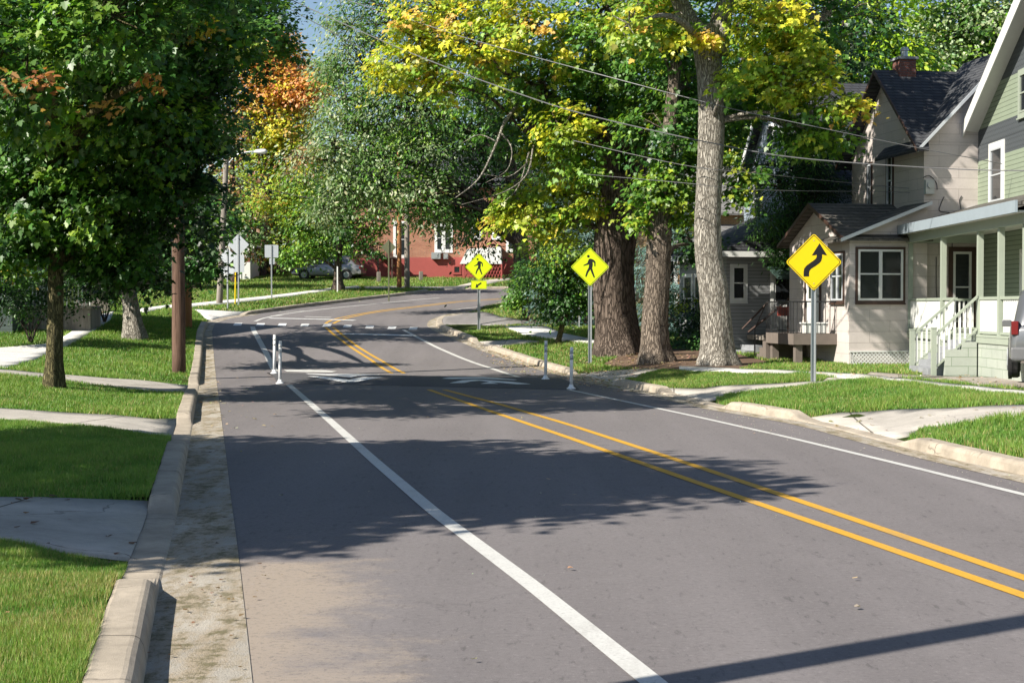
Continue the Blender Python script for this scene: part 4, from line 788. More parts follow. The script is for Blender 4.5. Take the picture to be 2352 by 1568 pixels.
b4 = [bl(1530,300,Y4,1.3,60,PM),bl(1560,380,Y4-.3,.9,44,[(3,MG),(3,LG_),(1,YG)]),bl(1500,420,Y4-.4,.7,30,PGR),bl(1570,470,Y4,.7,26,PGR),bl(1580,200,Y4+1,1.5,60,PM),bl(1520,120,Y4+1,1.6,60,PM),bl(1540,20,Y4,1.6,70,PGR),bl(1600,300,Y4+1.5,1.2,50,PM),bl(1465,480,Y4,.5,16,PGR),bl(1590,560,Y4+3,.8,26,PD),bl(1680,200,Y4+3,1.6,60,PM)]
tree('maple_tree', 'brown-barked maple, middle of the three big right verge trunks', 'tree', (1503,833), px_path([(1507,842,74,Y4),(1505,800,60,Y4),(1504,740,58,Y4),(1510,640,56,Y4),(1514,540,56,Y4),(1520,480,50,Y4),(1532,380,40,Y4),(1545,220,30,Y4),(1560,80,22,Y4),(1570,-60,14,Y4)], 0), b4, 'maple', .15, M['bark_brown'], 'R', 'right verge maples', dens=.75, spread=.33, per=34, flare=1.35)
b5 = [bl(1470,20,Y5-1,.8,24,PY),bl(1545,70,Y5-.8,.6,18,PGY),bl(1740,50,Y5-1,1.0,40,PGY),bl(1790,40,Y5-1,1.1,46,PY),bl(1840,120,Y5-1.5,.75,34,PY),bl(1800,190,Y5-1.5,.7,30,PGY),bl(1745,130,Y5-1,.75,28,PGY),bl(1700,180,Y5-.5,.6,20,PGY),bl(1880,190,Y5-1.6,.6,24,PY),bl(1930,245,Y5-1.8,.45,17,PY),bl(1965,245,Y5-1.8,.25,7,[(1,OR),(1,YE)]),
      bl(1860,280,Y5-1,1.0,44,[(3,MG),(3,LG_),(1,YG)]),bl(1920,320,Y5-.8,.55,18,[(2,MG),(2,LG_)]),bl(1830,300,Y5,.7,26,PM),bl(1770,200,Y5+.5,.9,30,PM),bl(1860,30,Y5+1,1.3,50,PM),bl(1650,-140,Y5,2.4,90,PGR),bl(1850,-140,Y5,2.0,70,PGR),bl(1480,-100,Y5,1.8,60,PY),bl(1700,250,Y5+1.5,1.0,36,PM),bl(1720,400,Y5+.3,.6,14,[(2,MG),(1,YG)]),bl(1700,440,Y5+.3,.4,9,[(2,MG),(1,YG)]),bl(1620,85,Y5-.9,.25,6,[(1,YE),(1,OR)])]
b5 += [((2.6,38.2,11.1),(.9,.8,.6),17,PGY),((5.7,40.2,7.7),(.6,.6,.5),11,PGY),((1.6,37.2,11.0),(1.0,.9,.8),18,PGR),((2.5,37.4,11.9),(1.5,1.3,1.0),26,PGR),((4.9,39.6,11.2),(1.1,1.1,.8),20,PGR),((2.9,38.2,9.0),(.8,.8,.7),17,PGY),((1.2,36.8,13.4),(1.5,1.3,1),24,PGR),((5.8,40.6,13.2),(1.6,1.4,1.1),26,PGR)]  # extra leaf clumps, mostly unseen above the frame, added to dapple the beige house
l5 = [[(*P(1625,100,Y5),.42),(*P(1590,60,Y5),.28),(*P(1560,0,Y5),.22),(*P(1530,-100,Y5),.12)], [(*P(1640,120,Y5),.42),(*P(1655,60,Y5),.28),(*P(1668,0,Y5),.24),(*P(1690,-120,Y5),.14)], [(*P(1640,90,Y5),.26),(*P(1690,-30,Y5+.5),.2),(*P(1800,-10,Y5+.5),.16),(*P(1870,40,Y5+.3),.13),(*P(1905,20,Y5+.4),.11),(*P(1960,-60,Y5+.4),.1)], [(*P(1672,-20,Y5),.12),(*P(1790,0,Y5-1),.06),(*P(1840,110,Y5-1.4),.03),(*P(1850,160,Y5-1.5),.015)], [(*P(1792,4,Y5-1),.05),(*P(1870,180,Y5-1.5),.025),(*P(1950,245,Y5-1.8),.012)]]
tree('maple_tree', 'pale smooth-barked maple with curving trunk left of the winding arrow sign', 'tree', (1640,840), px_path([(1648,850,86,Y5),(1648,810,72,Y5),(1645,740,68,Y5),(1638,660,66,Y5),(1628,600,62,Y5),(1625,520,61,Y5),(1630,400,60,Y5),(1634,280,62,Y5),(1630,180,58,Y5),(1626,110,66,Y5),(1630,60,60,Y5)], 0), b5, 'maple', .155, M['bark'], 'R', 'right verge maples', limbs=l5, dens=.8, spread=.31, per=32, flare=1.3, autol=False)
# large silvery ash behind the bend
YA = 74
PA = [(3,MG),(3,GG),(2,PG),(1,LG_)]; PA2 = [(2,PG),(2,GG),(1,MG)]
ba = [bl(1100,60,YA,3.6,150,[(4,DG),(4,MG),(1,GG)]),bl(900,20,YA,3.2,120,[(3,DG),(4,MG),(1,PG)]),bl(805,60,YA,1.6,60,PA2),bl(845,160,YA-1,2.3,110,PA),bl(790,235,YA-2,1.4,56,PA2),bl(960,230,YA-2,3.0,150,PA),bl(840,310,YA-2,2.4,110,PA),bl(765,340,YA-3,1.2,46,PA2),bl(690,362,YA-3,.8,20,[(2,PG),(1,BR)]),bl(970,350,YA-2,2.0,90,PA),bl(870,410,YA-3,1.7,70,PA),bl(790,430,YA-3,1.2,44,PA2),
      bl(1080,300,YA,2.4,100,[(4,DG),(3,MG),(1,GG)]),bl(980,460,YA-3,1.4,50,PA),bl(975,505,YA-3,.6,14,PA2),bl(1110,420,YA+1,2.4,90,PD),bl(1180,330,YA+1,2.2,80,PD),bl(1100,520,YA+1,1.5,46,PD),bl(1250,150,YA+2,3.2,110,PM),bl(770,150,YA-1,.8,22,PA2),bl(1020,-120,YA,4.0,130,PM),bl(1000,300,YA+3,4.0,110,PD),bl(1060,490,YA-1,1.3,40,[(3,GG),(2,MG)]),bl(740,480,YA-3,.9,22,PA2),bl(1010,480,YA-2,.7,16,PA),bl(900,450,YA-3,.8,20,PA),bl(1070,535,YA+6,.6,10,PD)]
tree('ash_tree', 'tall silvery green ash with narrow leaves filling the upper middle', 'tree', (G(1190,700,sR).x+1.2,YA+1,2.0), [(*P(1200,720,YA),.42),(*P(1195,560,YA),.38),(*P(1170,380,YA),.33),(*P(1120,240,YA),.25),(*P(1060,100,YA),.16),(*P(1020,-60,YA),.08)], ba, 'oval', .21, M['bark_dark'], 'R', None, spread=.75, per=30, tw=.02)
# small maple in front of the car
YS = G(776,668,sL).y; print('YS', YS)
tree('young_maple_tree', 'small round green maple partly hiding the silver car', 'tree', (776,668), px_path([(776,670,22,YS),(776,620,17,YS),(780,560,14,YS),(785,480,10,YS)], 0), [bl(700,420,YS,1.7,60,PMY),bl(780,440,YS,1.8,70,[(3,MG),(2,DG),(2,LG_)]),bl(850,500,YS,1.2,44,[(3,MG),(2,LG_)]),bl(690,500,YS,1.6,60,PMY),bl(780,530,YS,1.6,60,PM),bl(720,570,YS,1.2,44,[(3,MG),(3,LG_)]),bl(840,560,YS,1.1,36,PM),bl(670,590,YS-.5,.7,20,[(3,MG),(3,LG_)]),bl(620,460,YS,1.2,34,[(2,LG_),(2,YG),(1,OR)]),bl(850,430,YS,1.3,30,[(3,DG),(2,MG)]),bl(880,460,YS,.5,10,[(1,BR)])], 'far', .20, M['bark_dark'], 'L', None, spread=.5, per=30, tw=.015)
# autumn trees left of centre
def bgtree(base, Y, blobs, label, kind='autumn_maple', cat='tree', size=.30, grp='trees beyond the bend', shape='far', bark='bark_dark', side='L', **kw):
    p = P(base[0], base[1], Y); p.z = max(float(zb(0, Y))-.3, -1)
    top = min(b[0][2] for b in blobs)+2.5
    cx = sum(b[0][0] for b in blobs)/len(blobs)
    pth = [(p.x, p.y, p.z, .3), ((p.x*2+cx)/3, p.y, (p.z*2+top)/3, .26), ((p.x+cx)/2, p.y, (p.z+top)/2+1, .22), (cx, p.y, top+3, .12)]
    return tree(kind, label, cat, tuple(p), pth, blobs, shape, size, M[bark], side, grp, spread=kw.pop('spread', .8), per=kw.pop('per', 30), tw=.02, **kw)
YB = 108
PO = [(4,RD),(4,OR),(1,YE)]; POY = [(3,OR),(3,YE),(2,YG)]
bgtree((600,620), YB, [bl(640,115,YB,1.5,60,[(4,RD),(3,OR)]),bl(630,170,YB,2.0,80,[(4,RD),(3,OR)]),bl(585,210,YB,2.2,70,PO),bl(660,215,YB,1.8,70,PO),bl(695,205,YB-1,1.3,50,[(3,RD),(2,OR),(1,BR)]),bl(600,140,YB,1.6,50,PO),bl(640,280,YB,2.2,70,POY),bl(590,290,YB,1.8,60,[(3,YG),(2,YE),(1,OR)]),bl(660,330,YB,2.0,60,[(2,YE),(3,YG),(1,BR)]),bl(610,370,YB,2.0,60,[(3,YG),(2,MG),(1,YE)]),bl(540,260,YB,1.6,40,[(2,BR),(2,GG)])], 'orange-red topped maple turning yellow-green lower down')
bgtree((690,620), 118, [bl(705,170,118,1.6,40,PA2),bl(735,180,118,1.6,44,PA2),bl(700,260,118,2.4,60,PA),bl(720,370,118,2.6,70,[(3,MG),(2,LG_)]),bl(655,400,118,2.4,70,[(3,MG),(2,YG)]),bl(600,430,118,2.4,60,[(3,MG),(2,YG),(1,OR)])], 'pale green tree filling the gap beside the patch of sky', 'background_tree')
bgtree((540,600), 100, [bl(510,340,100,1.8,40,[(2,BR),(1,GG)]),bl(540,420,100,2.2,50,[(2,BR),(2,GG),(1,MG)]),bl(500,450,100,1.8,46,[(2,GG),(2,MG)]),bl(570,500,100,2.2,50,[(1,BR),(2,GG),(2,MG)]),bl(500,300,100,1.5,26,[(1,RD),(1,BR)]),bl(590,550,101,1.8,40,[(2,BR),(2,GG)])], 'half bare brownish tree behind the leaning lamp pole', 'background_tree', per=14)
bgtree((450,600), 92, [bl(480,500,92,1.8,44,PM),bl(430,520,92,2.2,50,PD),bl(470,570,92,1.4,36,PM),bl(400,600,92,2,40,PD)], 'dark leafy tree low behind the left verge maples', 'background_tree')
bgtree((620,610), 110, [bl(620,540,110,2.4,60,[(3,MG),(2,YG)]),bl(650,470,110,2.6,70,[(2,MG),(3,YG),(1,OR)]),bl(590,480,110,2.2,50,[(2,MG),(2,YG),(1,OR)])], 'low yellowing tree behind the rectangular sign', 'background_tree')
bgtree((880,600), 122, [bl(860,430,122,3.2,80,PM),bl(920,380,122,3.4,80,PD),bl(1000,430,122,3,70,PD),bl(950,300,122,4,90,PD)], 'dark tree mass just above the brick house wall', 'background_tree')
# right background trees
PB = [(4,(.36,.46,.035)),(3,(.24,.38,.03)),(1,MG)]; PA2 = [(3,(.44,.50,.32)),(2,(.26,.36,.17)),(1,MG)]
bgtree((2010,600), 72, [bl(2000,60,72,2.4,90,PB),bl(2060,130,72,1.8,70,PB),bl(1960,150,72,1.6,50,PB),bl(1990,-60,72,3,90,PB),bl(2050,230,72,1.8,50,PB)], 'bright yellow-green leafy tree above the beige house', 'background_tree', shape='oval', size=.30)
bgtree((2160,600), 84, [bl(2150,80,84,2.6,100,PA2),bl(2230,60,84,2.6,100,PA2),bl(2200,170,84,2.8,110,PA),bl(2130,190,84,2.0,60,PA2),bl(2280,130,84,2.4,80,PA),bl(2100,-40,84,3,90,[(3,LG_),(2,MG)]),bl(2280,-40,84,3.4,90,PA2),bl(2350,60,84,3,70,PA)], 'pale silvery tree behind the brick chimney', 'background_tree')
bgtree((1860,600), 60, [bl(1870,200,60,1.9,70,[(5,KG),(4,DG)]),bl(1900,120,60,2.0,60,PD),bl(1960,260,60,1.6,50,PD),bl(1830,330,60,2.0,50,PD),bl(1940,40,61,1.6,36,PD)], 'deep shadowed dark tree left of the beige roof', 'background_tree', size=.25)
bgtree((1690,600), 82, [bl(1690,280,82,2.4,70,[(3,YG),(3,LG_),(1,OR)]),bl(1690,360,82,1.8,50,[(3,YG),(2,LG_)]),bl(1740,240,82,2,50,[(3,YG),(3,LG_)])], 'yellow-green tree seen over the tan brick house', 'background_tree')
bgtree((1560,600), 88, [bl(1560,260,88,3.4,80,PM),bl(1470,200,88,3.2,80,PM),bl(1600,100,88,3.6,80,PM),bl(1700,60,88,3.6,80,PM),bl(1400,60,88,3.8,80,PD),bl(1820,80,88,3,60,PM),bl(1490,330,88,2.6,60,PD)], 'broad dark green tree mass behind the right verge trunks', 'background_tree')
bgtree((1280,600), 95, [bl(1280,320,95,3.4,80,PD),bl(1250,420,95,3,70,PD),bl(1200,220,95,3.6,80,PD),bl(1330,200,95,3.6,80,PM)], 'dark tree behind the blue spruces', 'background_tree')
# dark cedar between the houses
YC = 49.5
tree('cedar_tree', 'dark ragged cedar growing between the blue and beige houses', 'tree', (1850,815), [(*P(1850,815,YC),.2),(*P(1850,600,YC),.16),(*P(1840,400,YC),.1),(*P(1850,260,YC),.05)],
     [bl(1850,330,YC,.9,60,PD),bl(1790,430,YC,1.1,70,PD),bl(1880,430,YC,1.1,70,PD),bl(1830,510,YC-.4,1.1,80,PD),bl(1760,500,YC-.3,.8,36,[(3,DG),(2,MG),(1,BS)]),bl(1900,500,YC,.8,30,PD),bl(1800,580,YC-.5,.6,26,PD),bl(1870,380,YC,1.2,70,PD),bl(1740,380,YC,.6,20,PD),bl(1850,560,YC-.3,.6,26,PD),bl(1900,330,YC+.5,.8,36,PD)], 'needle', .16, M['bark_dark'], 'R', None, spread=.36, per=52, mat='leaf_dull')
# blue spruces
def spruce(px, Y, ytop, ybot, wpx, label):
    b = P(px, ybot, Y); t = P(px, ytop, Y); g = float(lawnR(b.x, Y)[0]); blobs = []; n = 11
    for i in range(n):
        f = i/(n-1); z = b.z+(t.z-b.z)*f; r = (wpx/2/3528*Y)*(1-f)**.8+.15
        for k in range(max(3, int(7*(1-f))+2)):
            a = k*2.4+i; rr = r*.6; blobs.append(((b.x+math.cos(a)*rr, Y+math.sin(a)*rr, z), (r*.42, r*.42, .22), 12, [(4,BS),(2,(.08,.14,.12)),(1,(.16,.14,.08))]))
    return tree('blue_spruce', label, 'tree', (b.x, Y, g), [(b.x, Y, g, .16), (b.x, Y, (g+t.z)/2, .1), (b.x, Y, t.z, .03)], blobs, 'needle', .19, M['bark_dark'], 'R', 'blue spruces', mat='leaf_dull', autol=False, spread=.28, per=34, flat=.4, droop=.6)
spruce(1300, 62, 330, 745, 190, 'blue spruce behind the leaning sapling')
spruce(1540, 60, 300, 745, 210, 'blue spruce between the brown and pale verge trunks')
# leaning sapling and bushes
YL = G(1281,787,sR).y
tree('sapling', 'leaning young tree with yellow-green top before the blue spruce', 'tree', (1281,787), px_path([(1281,788,12,YL),(1292,745,12,YL),(1306,690,9,YL),(1300,620,7,YL),(1290,560,4,YL)], 0), [bl(1290,580,YL,.9,50,[(3,LG_),(2,YG),(1,MG)]),bl(1250,630,YL,.9,50,PM),bl(1330,640,YL,.7,36,PM),bl(1300,690,YL,.8,40,[(4,DG),(2,MG)]),bl(1350,590,YL,.5,20,[(2,LG_),(2,MG)]),bl(1260,700,YL,.6,22,PM),bl(1230,570,YL+1,.7,26,[(2,LG_),(1,YG)]),bl(1345,690,YL,.4,14,PM)], 'far', .14, M['bark_green'], 'R', None, spread=.32, per=30, flare=1.15)
def bush(base, Y, blobs, label, size=.14, name='bush', side='R', mat='leaf', shape='far', grp=None, **kw):
    p = P(base[0], base[1], Y); sfun = lawnR if side == 'R' else lawnL; p.z = float(sfun(p.x, p.y)[0]); root = empty(name, p, 0, label, 'bush', grp)
    crown(root, [((c[0]-p.x, c[1]-p.y, c[2]-p.z), r, n, pal) for c, r, n, pal in blobs], shape, size, mat, .3, kw.get('per', 30), name='foliage')
    m = MB()
    for k in range(6): a = k*1.05; m.tube([(0,0,-.05),(math.cos(a)*.2,math.sin(a)*.2,.5),(math.cos(a)*.5,math.sin(a)*.5,1.0)], [.03,.02,.01], 5)
    m.build('stem', M['bark_dark'], root)
YU = 64
bush((1210,690), YU, [bl(1215,640,YU,1.0,50,PM),bl(1200,680,YU,.7,30,[(3,MG),(2,LG_)]),bl(1240,670,YU,.8,34,PM),bl(1180,686,YU,.5,18,[(3,MG),(2,LG_)])], 'leafy green bush at the inner corner of the bend')
bush((70,735), 52, [bl(40,640,52,.9,50,PD_),bl(110,630,52,.8,44,PD_),bl(180,650,52,.7,36,PD_),bl(60,690,52,.8,40,PD_),bl(140,690,52,.5,22,PD_)], 'dark shrub before the hidden grey house behind the nearest maple', .12, side='L')
bush((-20,740), 50, [bl(-40,620,50,1.0,50,PD_),bl(-10,680,50,.9,40,PD_),bl(10,600,50,.7,30,[(2,MG),(1,LG_),(.4,OR)])], 'dark shrub at the left frame edge beside the house', .12, side='L')
bush((240,700), 62, [bl(215,650,62,.9,40,PD_),bl(250,640,62,.8,34,PD_),bl(270,670,62,.5,16,PM)], 'small dark shrub above the timber retaining wall', .13, side='L')
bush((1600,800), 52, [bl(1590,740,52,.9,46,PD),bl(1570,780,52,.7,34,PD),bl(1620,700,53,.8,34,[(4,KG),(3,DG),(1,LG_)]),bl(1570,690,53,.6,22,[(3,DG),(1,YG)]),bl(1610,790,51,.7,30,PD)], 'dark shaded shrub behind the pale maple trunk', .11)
# a wooded hillside closes the view
hb = []
for i in range(90):
    x = rng.uniform(-75, 95); Y = rng.uniform(128, 170)
    if -34 < x/Y*150 < -25: continue
    hb.append(((x, Y, float(zb(0, Y))+rng.uniform(2, 13)), (5.5,4,4.2), 46, [PM, PD, PMY, PGR][rng.integers(0, 4)]))
r_ = crown(None, hb, 'far', .62, 'leaf', 1.6, 26, name='wooded_hillside')[0]; tag(r_, 'far wooded hillside closing the view behind the houses', 'woods', None, 'stuff')
hb = []
# ---------------------------------------------------------------- houses
class Fr:
    def __init__(s, o, deg, name, label, cat='house'):
        s.o = Vector(o); s.c = math.cos(R(deg)); s.s = math.sin(R(deg)); s.e = empty(name, s.o, R(deg), label, cat); s.g = s.o.z
    def hit(s, px, py, ax, val):  # pixel -> local point on the plane local x or y = val
        a, b = ray(px, py)
        kx, cx = a*s.c+s.s, -(s.o.x*s.c+s.o.y*s.s); ky, cy = -a*s.s+s.c, s.o.x*s.s-s.o.y*s.c
        Y = (val-cx)/kx if ax == 'x' else (val-cy)/ky
        return kx*Y+cx, ky*Y+cy, H+b*Y-s.g
    def span(s, pl, pt, pr, pb, ax, val):
        cx, cy = (pl+pr)/2, (pt+pb)/2
        l = s.hit(pl, cy, ax, val); r = s.hit(pr, cy, ax, val); t = s.hit(cx, pt, ax, val); b = s.hit(cx, pb, ax, val)
        i = 1 if ax == 'x' else 0; return min(l[i], r[i]), max(l[i], r[i]), b[2], t[2]
def onplane(m, ax, val, a0, a1, z0, z1, d0, d1):  # box on a wall plane, d outward (towards -axis)
    if ax == 'x': m.box(val-d1, val-d0, a0, a1, z0, z1)
    else: m.box(a0, a1, val-d1, val-d0, z0, z1)
    return m
def window(root, ax, val, a0, a1, z0, z1, fm, casing=None, cw=.09, fw=.05, rails=(.5,), mull=(), sill=True):
    m = MB(); d = .045
    if casing:
        k = MB()
        for q in ((a0-cw, a0, z0-cw, z1+cw), (a1, a1+cw, z0-cw, z1+cw), (a0, a1, z1, z1+cw), (a0, a1, z0-cw, z0)): onplane(k, ax, val, *q, -.01, .035)
    for q in ((a0, a0+fw, z0, z1), (a1-fw, a1, z0, z1), (a0+fw, a1-fw, z1-fw, z1), (a0+fw, a1-fw, z0, z0+fw)): onplane(m, ax, val, *q, -.01, d)
    for r in mull: x = a0+(a1-a0)*r; onplane(m, ax, val, x-fw*.8, x+fw*.8, z0+fw, z1-fw, -.01, d-.003)
    for r in rails: z = z0+(z1-z0)*r; onplane(m, ax, val, a0+fw, a1-fw, z-.02, z+.02, -.01, d-.008)
    w = m.build('window', fm, root); p = MB(); onplane(p, ax, val, a0+.01, a1-.01, z0+.01, z1-.01, -.01, .012); p.build('pane', M['glass'], w)
    if casing: k.build('casing', casing, w)
    if sill: q = MB(); onplane(q, ax, val, a0-cw, a1+cw, z0-cw-.045, z0-cw-.003, -.01, .07); q.build('sill', casing or fm, w)
    return w
def door(root, ax, val, a0, a1, z0, z1, dm, fm, glass=None):
    m = MB(); onplane(m, ax, val, a0, a1, z0, z1, -.01, .02); d = m.build('door', dm, root); k = MB()
    for q in ((a0-.1, a0, z0, z1+.1), (a1, a1+.1, z0, z1+.1), (a0, a1, z1, z1+.1)): onplane(k, ax, val, *q, -.01, .045)
    k.build('door_frame', fm, d)
    if glass: p = MB(); onplane(p, ax, val, a0+(a1-a0)*glass[0], a0+(a1-a0)*glass[1], z0+(z1-z0)*glass[2], z0+(z1-z0)*glass[3], .0, .026); p.build('pane', M['glass'], d)
    h = MB(); onplane(h, ax, val, a0+.07, a0+.12, z0+.95, z0+1.03, .02, .06); h.build('handle', M['galv'], d); return d
def gable(root, wm, rm, tm, ax, x0, x1, y0, y1, ze, zr_, over=.35, t=.1, ends=(1,1), trim=.16, near=True):
    """ridge along ax; walls' triangle at both ends, two roof slabs, barge boards at the ends listed"""
    a0, a1, b0, b1 = (x0, x1, y0, y1) if ax == 'x' else (y0, y1, x0, x1); mid = (b0+b1)/2; sl = (zr_-ze)/(mid-b0)
    mk = (lambda a, b, z: (a, b, z)) if ax == 'x' else (lambda a, b, z: (b, a, z))
    wl = MB(); wl.prism([mk(a0, b0, ze), mk(a0, b1, ze), mk(a0, mid, zr_)], tuple(np.array(mk(a1-a0, 0, 0), float))); wl.build('gable_wall', wm, root)
    rf = MB(); oa0, oa1 = a0-over*ends[0], a1+over*ends[1]
    for b, sg in ((b0, -1), (b1, 1)):
        if not near and sg < 0: continue
        e = b+sg*over; ez = ze-over*sl; rf.prism([mk(oa0, e, ez+.02), mk(oa0, mid, zr_+.02), mk(oa0, mid, zr_+.02+t), mk(oa0, e, ez+.02+t)], tuple(np.array(mk(oa1-oa0, 0, 0), float)))
    r = rf.build('roof', rm, root)
    if trim:
        for k, (aa, on) in enumerate(((oa0, ends[0]), (oa1, ends[1]))):
            if not on: continue
            s_ = -1 if k == 0 else 1
            for b, sg in ((b0, -1), (b1, 1)):
                e = b+sg*(over+.02); ez = ze-(over+.02)*sl
                tr = MB(); tr.prism([mk(aa, e, ez+t+.03), mk(aa, mid, zr_+t+.03), mk(aa, mid, zr_+t+.03-trim*1.3), mk(aa, e, ez+t+.03-trim)], tuple(np.array(mk(s_*.035, 0, 0), float))); tr.build('bargeboard', tm, root)
    return r
M['beige'] = brickM('beige_panel', (.57,.51,.48), (.61,.545,.515), (.24,.20,.185), 1.2, .31, .0045, 1, .5, .25, .3, .7)
M['shingle'] = brickM('dark_shingle', (.045,.048,.055), (.075,.078,.085), (.015,.015,.018), .30, .10, .012, 1, .5, .6, .3)
M['shingle_grey'] = brickM('grey_shingle', (.17,.165,.16), (.25,.24,.235), (.07,.07,.07), .30, .11, .012, 1, .5, .6, .35)
M['shingle_moss'] = brickM('worn_shingle', (.10,.095,.085), (.18,.165,.145), (.035,.03,.025), .30, .10, .014, 1, .5, .6, .7)
M['green_side'] = siding('green_clapboard', (.28,.33,.245), .125, ((5.75,6.65),(7.75,9.3)), (.085,.095,.105))
M['blue_side'] = siding('blue_clapboard', (.32,.37,.44), .115); M['shade_side'] = siding('shaded_clapboard', (.30,.31,.32), .115)  # second siding: greyed copy of the blue one with tree shade in its colour
M['sage'] = paint('sage_paint', (.34,.38,.31), .5, .1, 5); M['trim_white'] = paint('trim_white', (.74,.74,.72), .5, .1, 4); M['brown_trim'] = paint('brown_trim', (.065,.035,.025), .6, .3, 8)
M['step'] = concrete('painted_step', (.33,.34,.36), 2, .3); M['sage_block'] = brickM('sage_block', (.38,.41,.36), (.42,.45,.395), (.22,.27,.2), .8, .22, .01, 1, .5, .3, .3, .7)
M['brick_red'] = brickM('red_brick', (.33,.115,.065), (.44,.18,.10), (.36,.28,.22), .22, .075, .010); M['red_paint'] = paint('red_foundation', (.34,.07,.06), .7, .15, 3); M['tan_brick'] = brickM('tan_brick', (.42,.25,.12), (.50,.31,.16), (.22,.15,.10), .25, .08, .012)
M['fascia'] = paint('blue_grey_fascia', (.30,.35,.39), .5, .1, 4); M['ceil'] = paint('porch_ceiling', (.62,.60,.55), .6, .06, 3); M['iron'] = paint('iron_black', (.02,.02,.022), .5, .2, 9)
M['brick_dark'] = brickM('chimney_brick', (.16,.06,.045), (.22,.085,.06), (.14,.11,.1), .22, .075, .012)
M['silver_trim'] = paint('pale_edge_trim', (.60,.63,.66), .4, .1, 6, .2)
# --- beige house
ob = G(1950, 838, sR); B = Fr(ob, 9.38, 'house', 'two storey beige panel house with steep dark roof and low street-side wing'); e = B.e; print('beige', ob)
gz = lambda z: z-B.g
W = MB(); W.box(0, 2.3, 0, 4.9, .0, gz(3.92)); W.build('wing_wall', M['beige'], e)
W = MB(); W.box(2.303, 8.2, .25, 5.6, -.4, gz(6.66)); W.build('wall', M['beige'], e)
W = MB(); W.box(.06, 2.3, .06, 4.85, -.4, -.002); W.build('foundation', M['dark'], e)  # near-black box behind the lattice, shade under the wing put into its colour
gable(e, M['beige'], M['shingle_moss'], M['brown_trim'], 'x', 0, 2.35, 0, 4.9, gz(3.93), gz(4.95), .28, .08, (1,0), .1)
# half gable of the wing towards the camera, rising to the main wall
m = MB(); zl, zh = gz(3.93), gz(4.86); m.prism([(0,-.004,zl),(2.298,-.004,zl),(2.298,-.004,zh)], (0,.5,0)); m.build('gable_wall', M['beige'], e)
m = MB(); m.prism([(-.35,-.3,zl-.12),(2.298,-.3,zh+.01),(2.298,-.3,zh+.09),(-.35,-.3,zl-.04)], (0,1.9,0)); m.build('roof', M['shingle_moss'], e)
m = MB(); m.prism([(-.38,-.33,zl-.13),(2.297,-.33,zh-.0),(2.297,-.33,zh+.10),(-.38,-.33,zl-.03)], (0,.028,0)); m.build('bargeboard', M['silver_trim'], e)
gable(e, M['beige'], M['shingle'], M['brown_trim'], 'x', 2.3, 8.2, .25, 5.6, gz(6.67), gz(8.98), .38, .09, (1,1), .1, False)
m = MB(); sl2 = (8.98-6.67)/2.675; zq = lambda y: gz(6.69)+(y-.25)*sl2
m.prism([(1.92,-.13,zq(-.13)),(2.28,-.13,zq(-.13)),(2.42,.24,zq(.24)),(4.7,2.925,zq(2.925)),(1.92,2.925,zq(2.925))], (0,0,.09)); m.build('roof', M['shingle'], e)
# cross gable facing the camera
g2 = gable(e, M['beige'], M['shingle'], M['silver_trim'], 'y', 2.306, 7.3, .246, 3.0, gz(6.665), gz(9.25), .32, .09, (1,0), .1)
m = MB(); _cx = B.hit(2077,187,'y',2.9)[0]; m.box(_cx-.26,_cx+.26,2.65,3.15,gz(8.5),gz(9.38)); ch = m.build('chimney', M['brick_dark'], e)
m = MB(); m.box(_cx-.32,_cx+.32,2.6,3.2,gz(9.383),gz(9.46)); m.build('chimney_cap', M['step'], ch)
m = MB(); m.lathe((_cx, 2.9, gz(9.46)), [(.10,0),(.10,.20),(.13,.21),(.13,.26),(.1,.28),(.1,.31)], 14); m.build('flue', M['galv'], ch)
a0, a1, z0, z1 = B.span(1970, 573, 2073, 690, 'y', 0); window(e, 'y', 0, a0, a1, z0, z1, M['trim_white'], M['brown_trim'], .07, .06, (.52,), (.5,))
a0, a1, z0, z1 = B.span(1911, 583, 1938, 690, 'x', 0); window(e, 'x', 0, a0, a1, z0, z1, M['silver_trim'], M['brown_trim'], .07, .05, (.52,), (.5,))
for q in ((1992,378,2005,482), (2037,354,2054,476)):
    a0, a1, z0, z1 = B.span(*q, 'x', 2.303); window(e, 'x', 2.303, a0+.1, a1-.05, z0, z1, M['silver_trim'], M['brown_trim'], .07, .05)
a0, a1, z0, z1 = B.span(2188, 578, 2230, 700, 'y', .25); window(e, 'y', .25, a0, a1, z0-.5, z1, M['trim_white'], M['brown_trim'], .13, .07)
# lattice skirt under the wing
m = MB(); zt = 0.30+.0; zt = B.hit(2000, 806, 'y', 0)[2]; x = 0.03
while x < 2.28+zt:
    for sg in (1, -1):
        p0, p1 = (x, -.03), (x-sg*zt, zt-.03)
        if sg < 0: p0, p1 = (x-zt, -.03), (x, zt-.03)
        w_ = .018; q = [(p0[0]-w_, p0[1]), (p0[0]+w_, p0[1]), (p1[0]+w_, p1[1]), (p1[0]-w_, p1[1])]
        q = [(min(max(a, .02), 2.28), z) for a, z in q]
        if abs(q[0][0]-q[1][0])+abs(q[2][0]-q[3][0]) > .01: m.prism([(a, -.035 if sg > 0 else -.025, z) for a, z in q], (0,.008,0))
    x += .11
m.box(.0,2.3,-.045,-.012,zt-.03,zt+.01); m.box(.0,2.3,-.045,-.012,-.06,-.02); m.build('lattice_skirt', M['trim_white'], e)
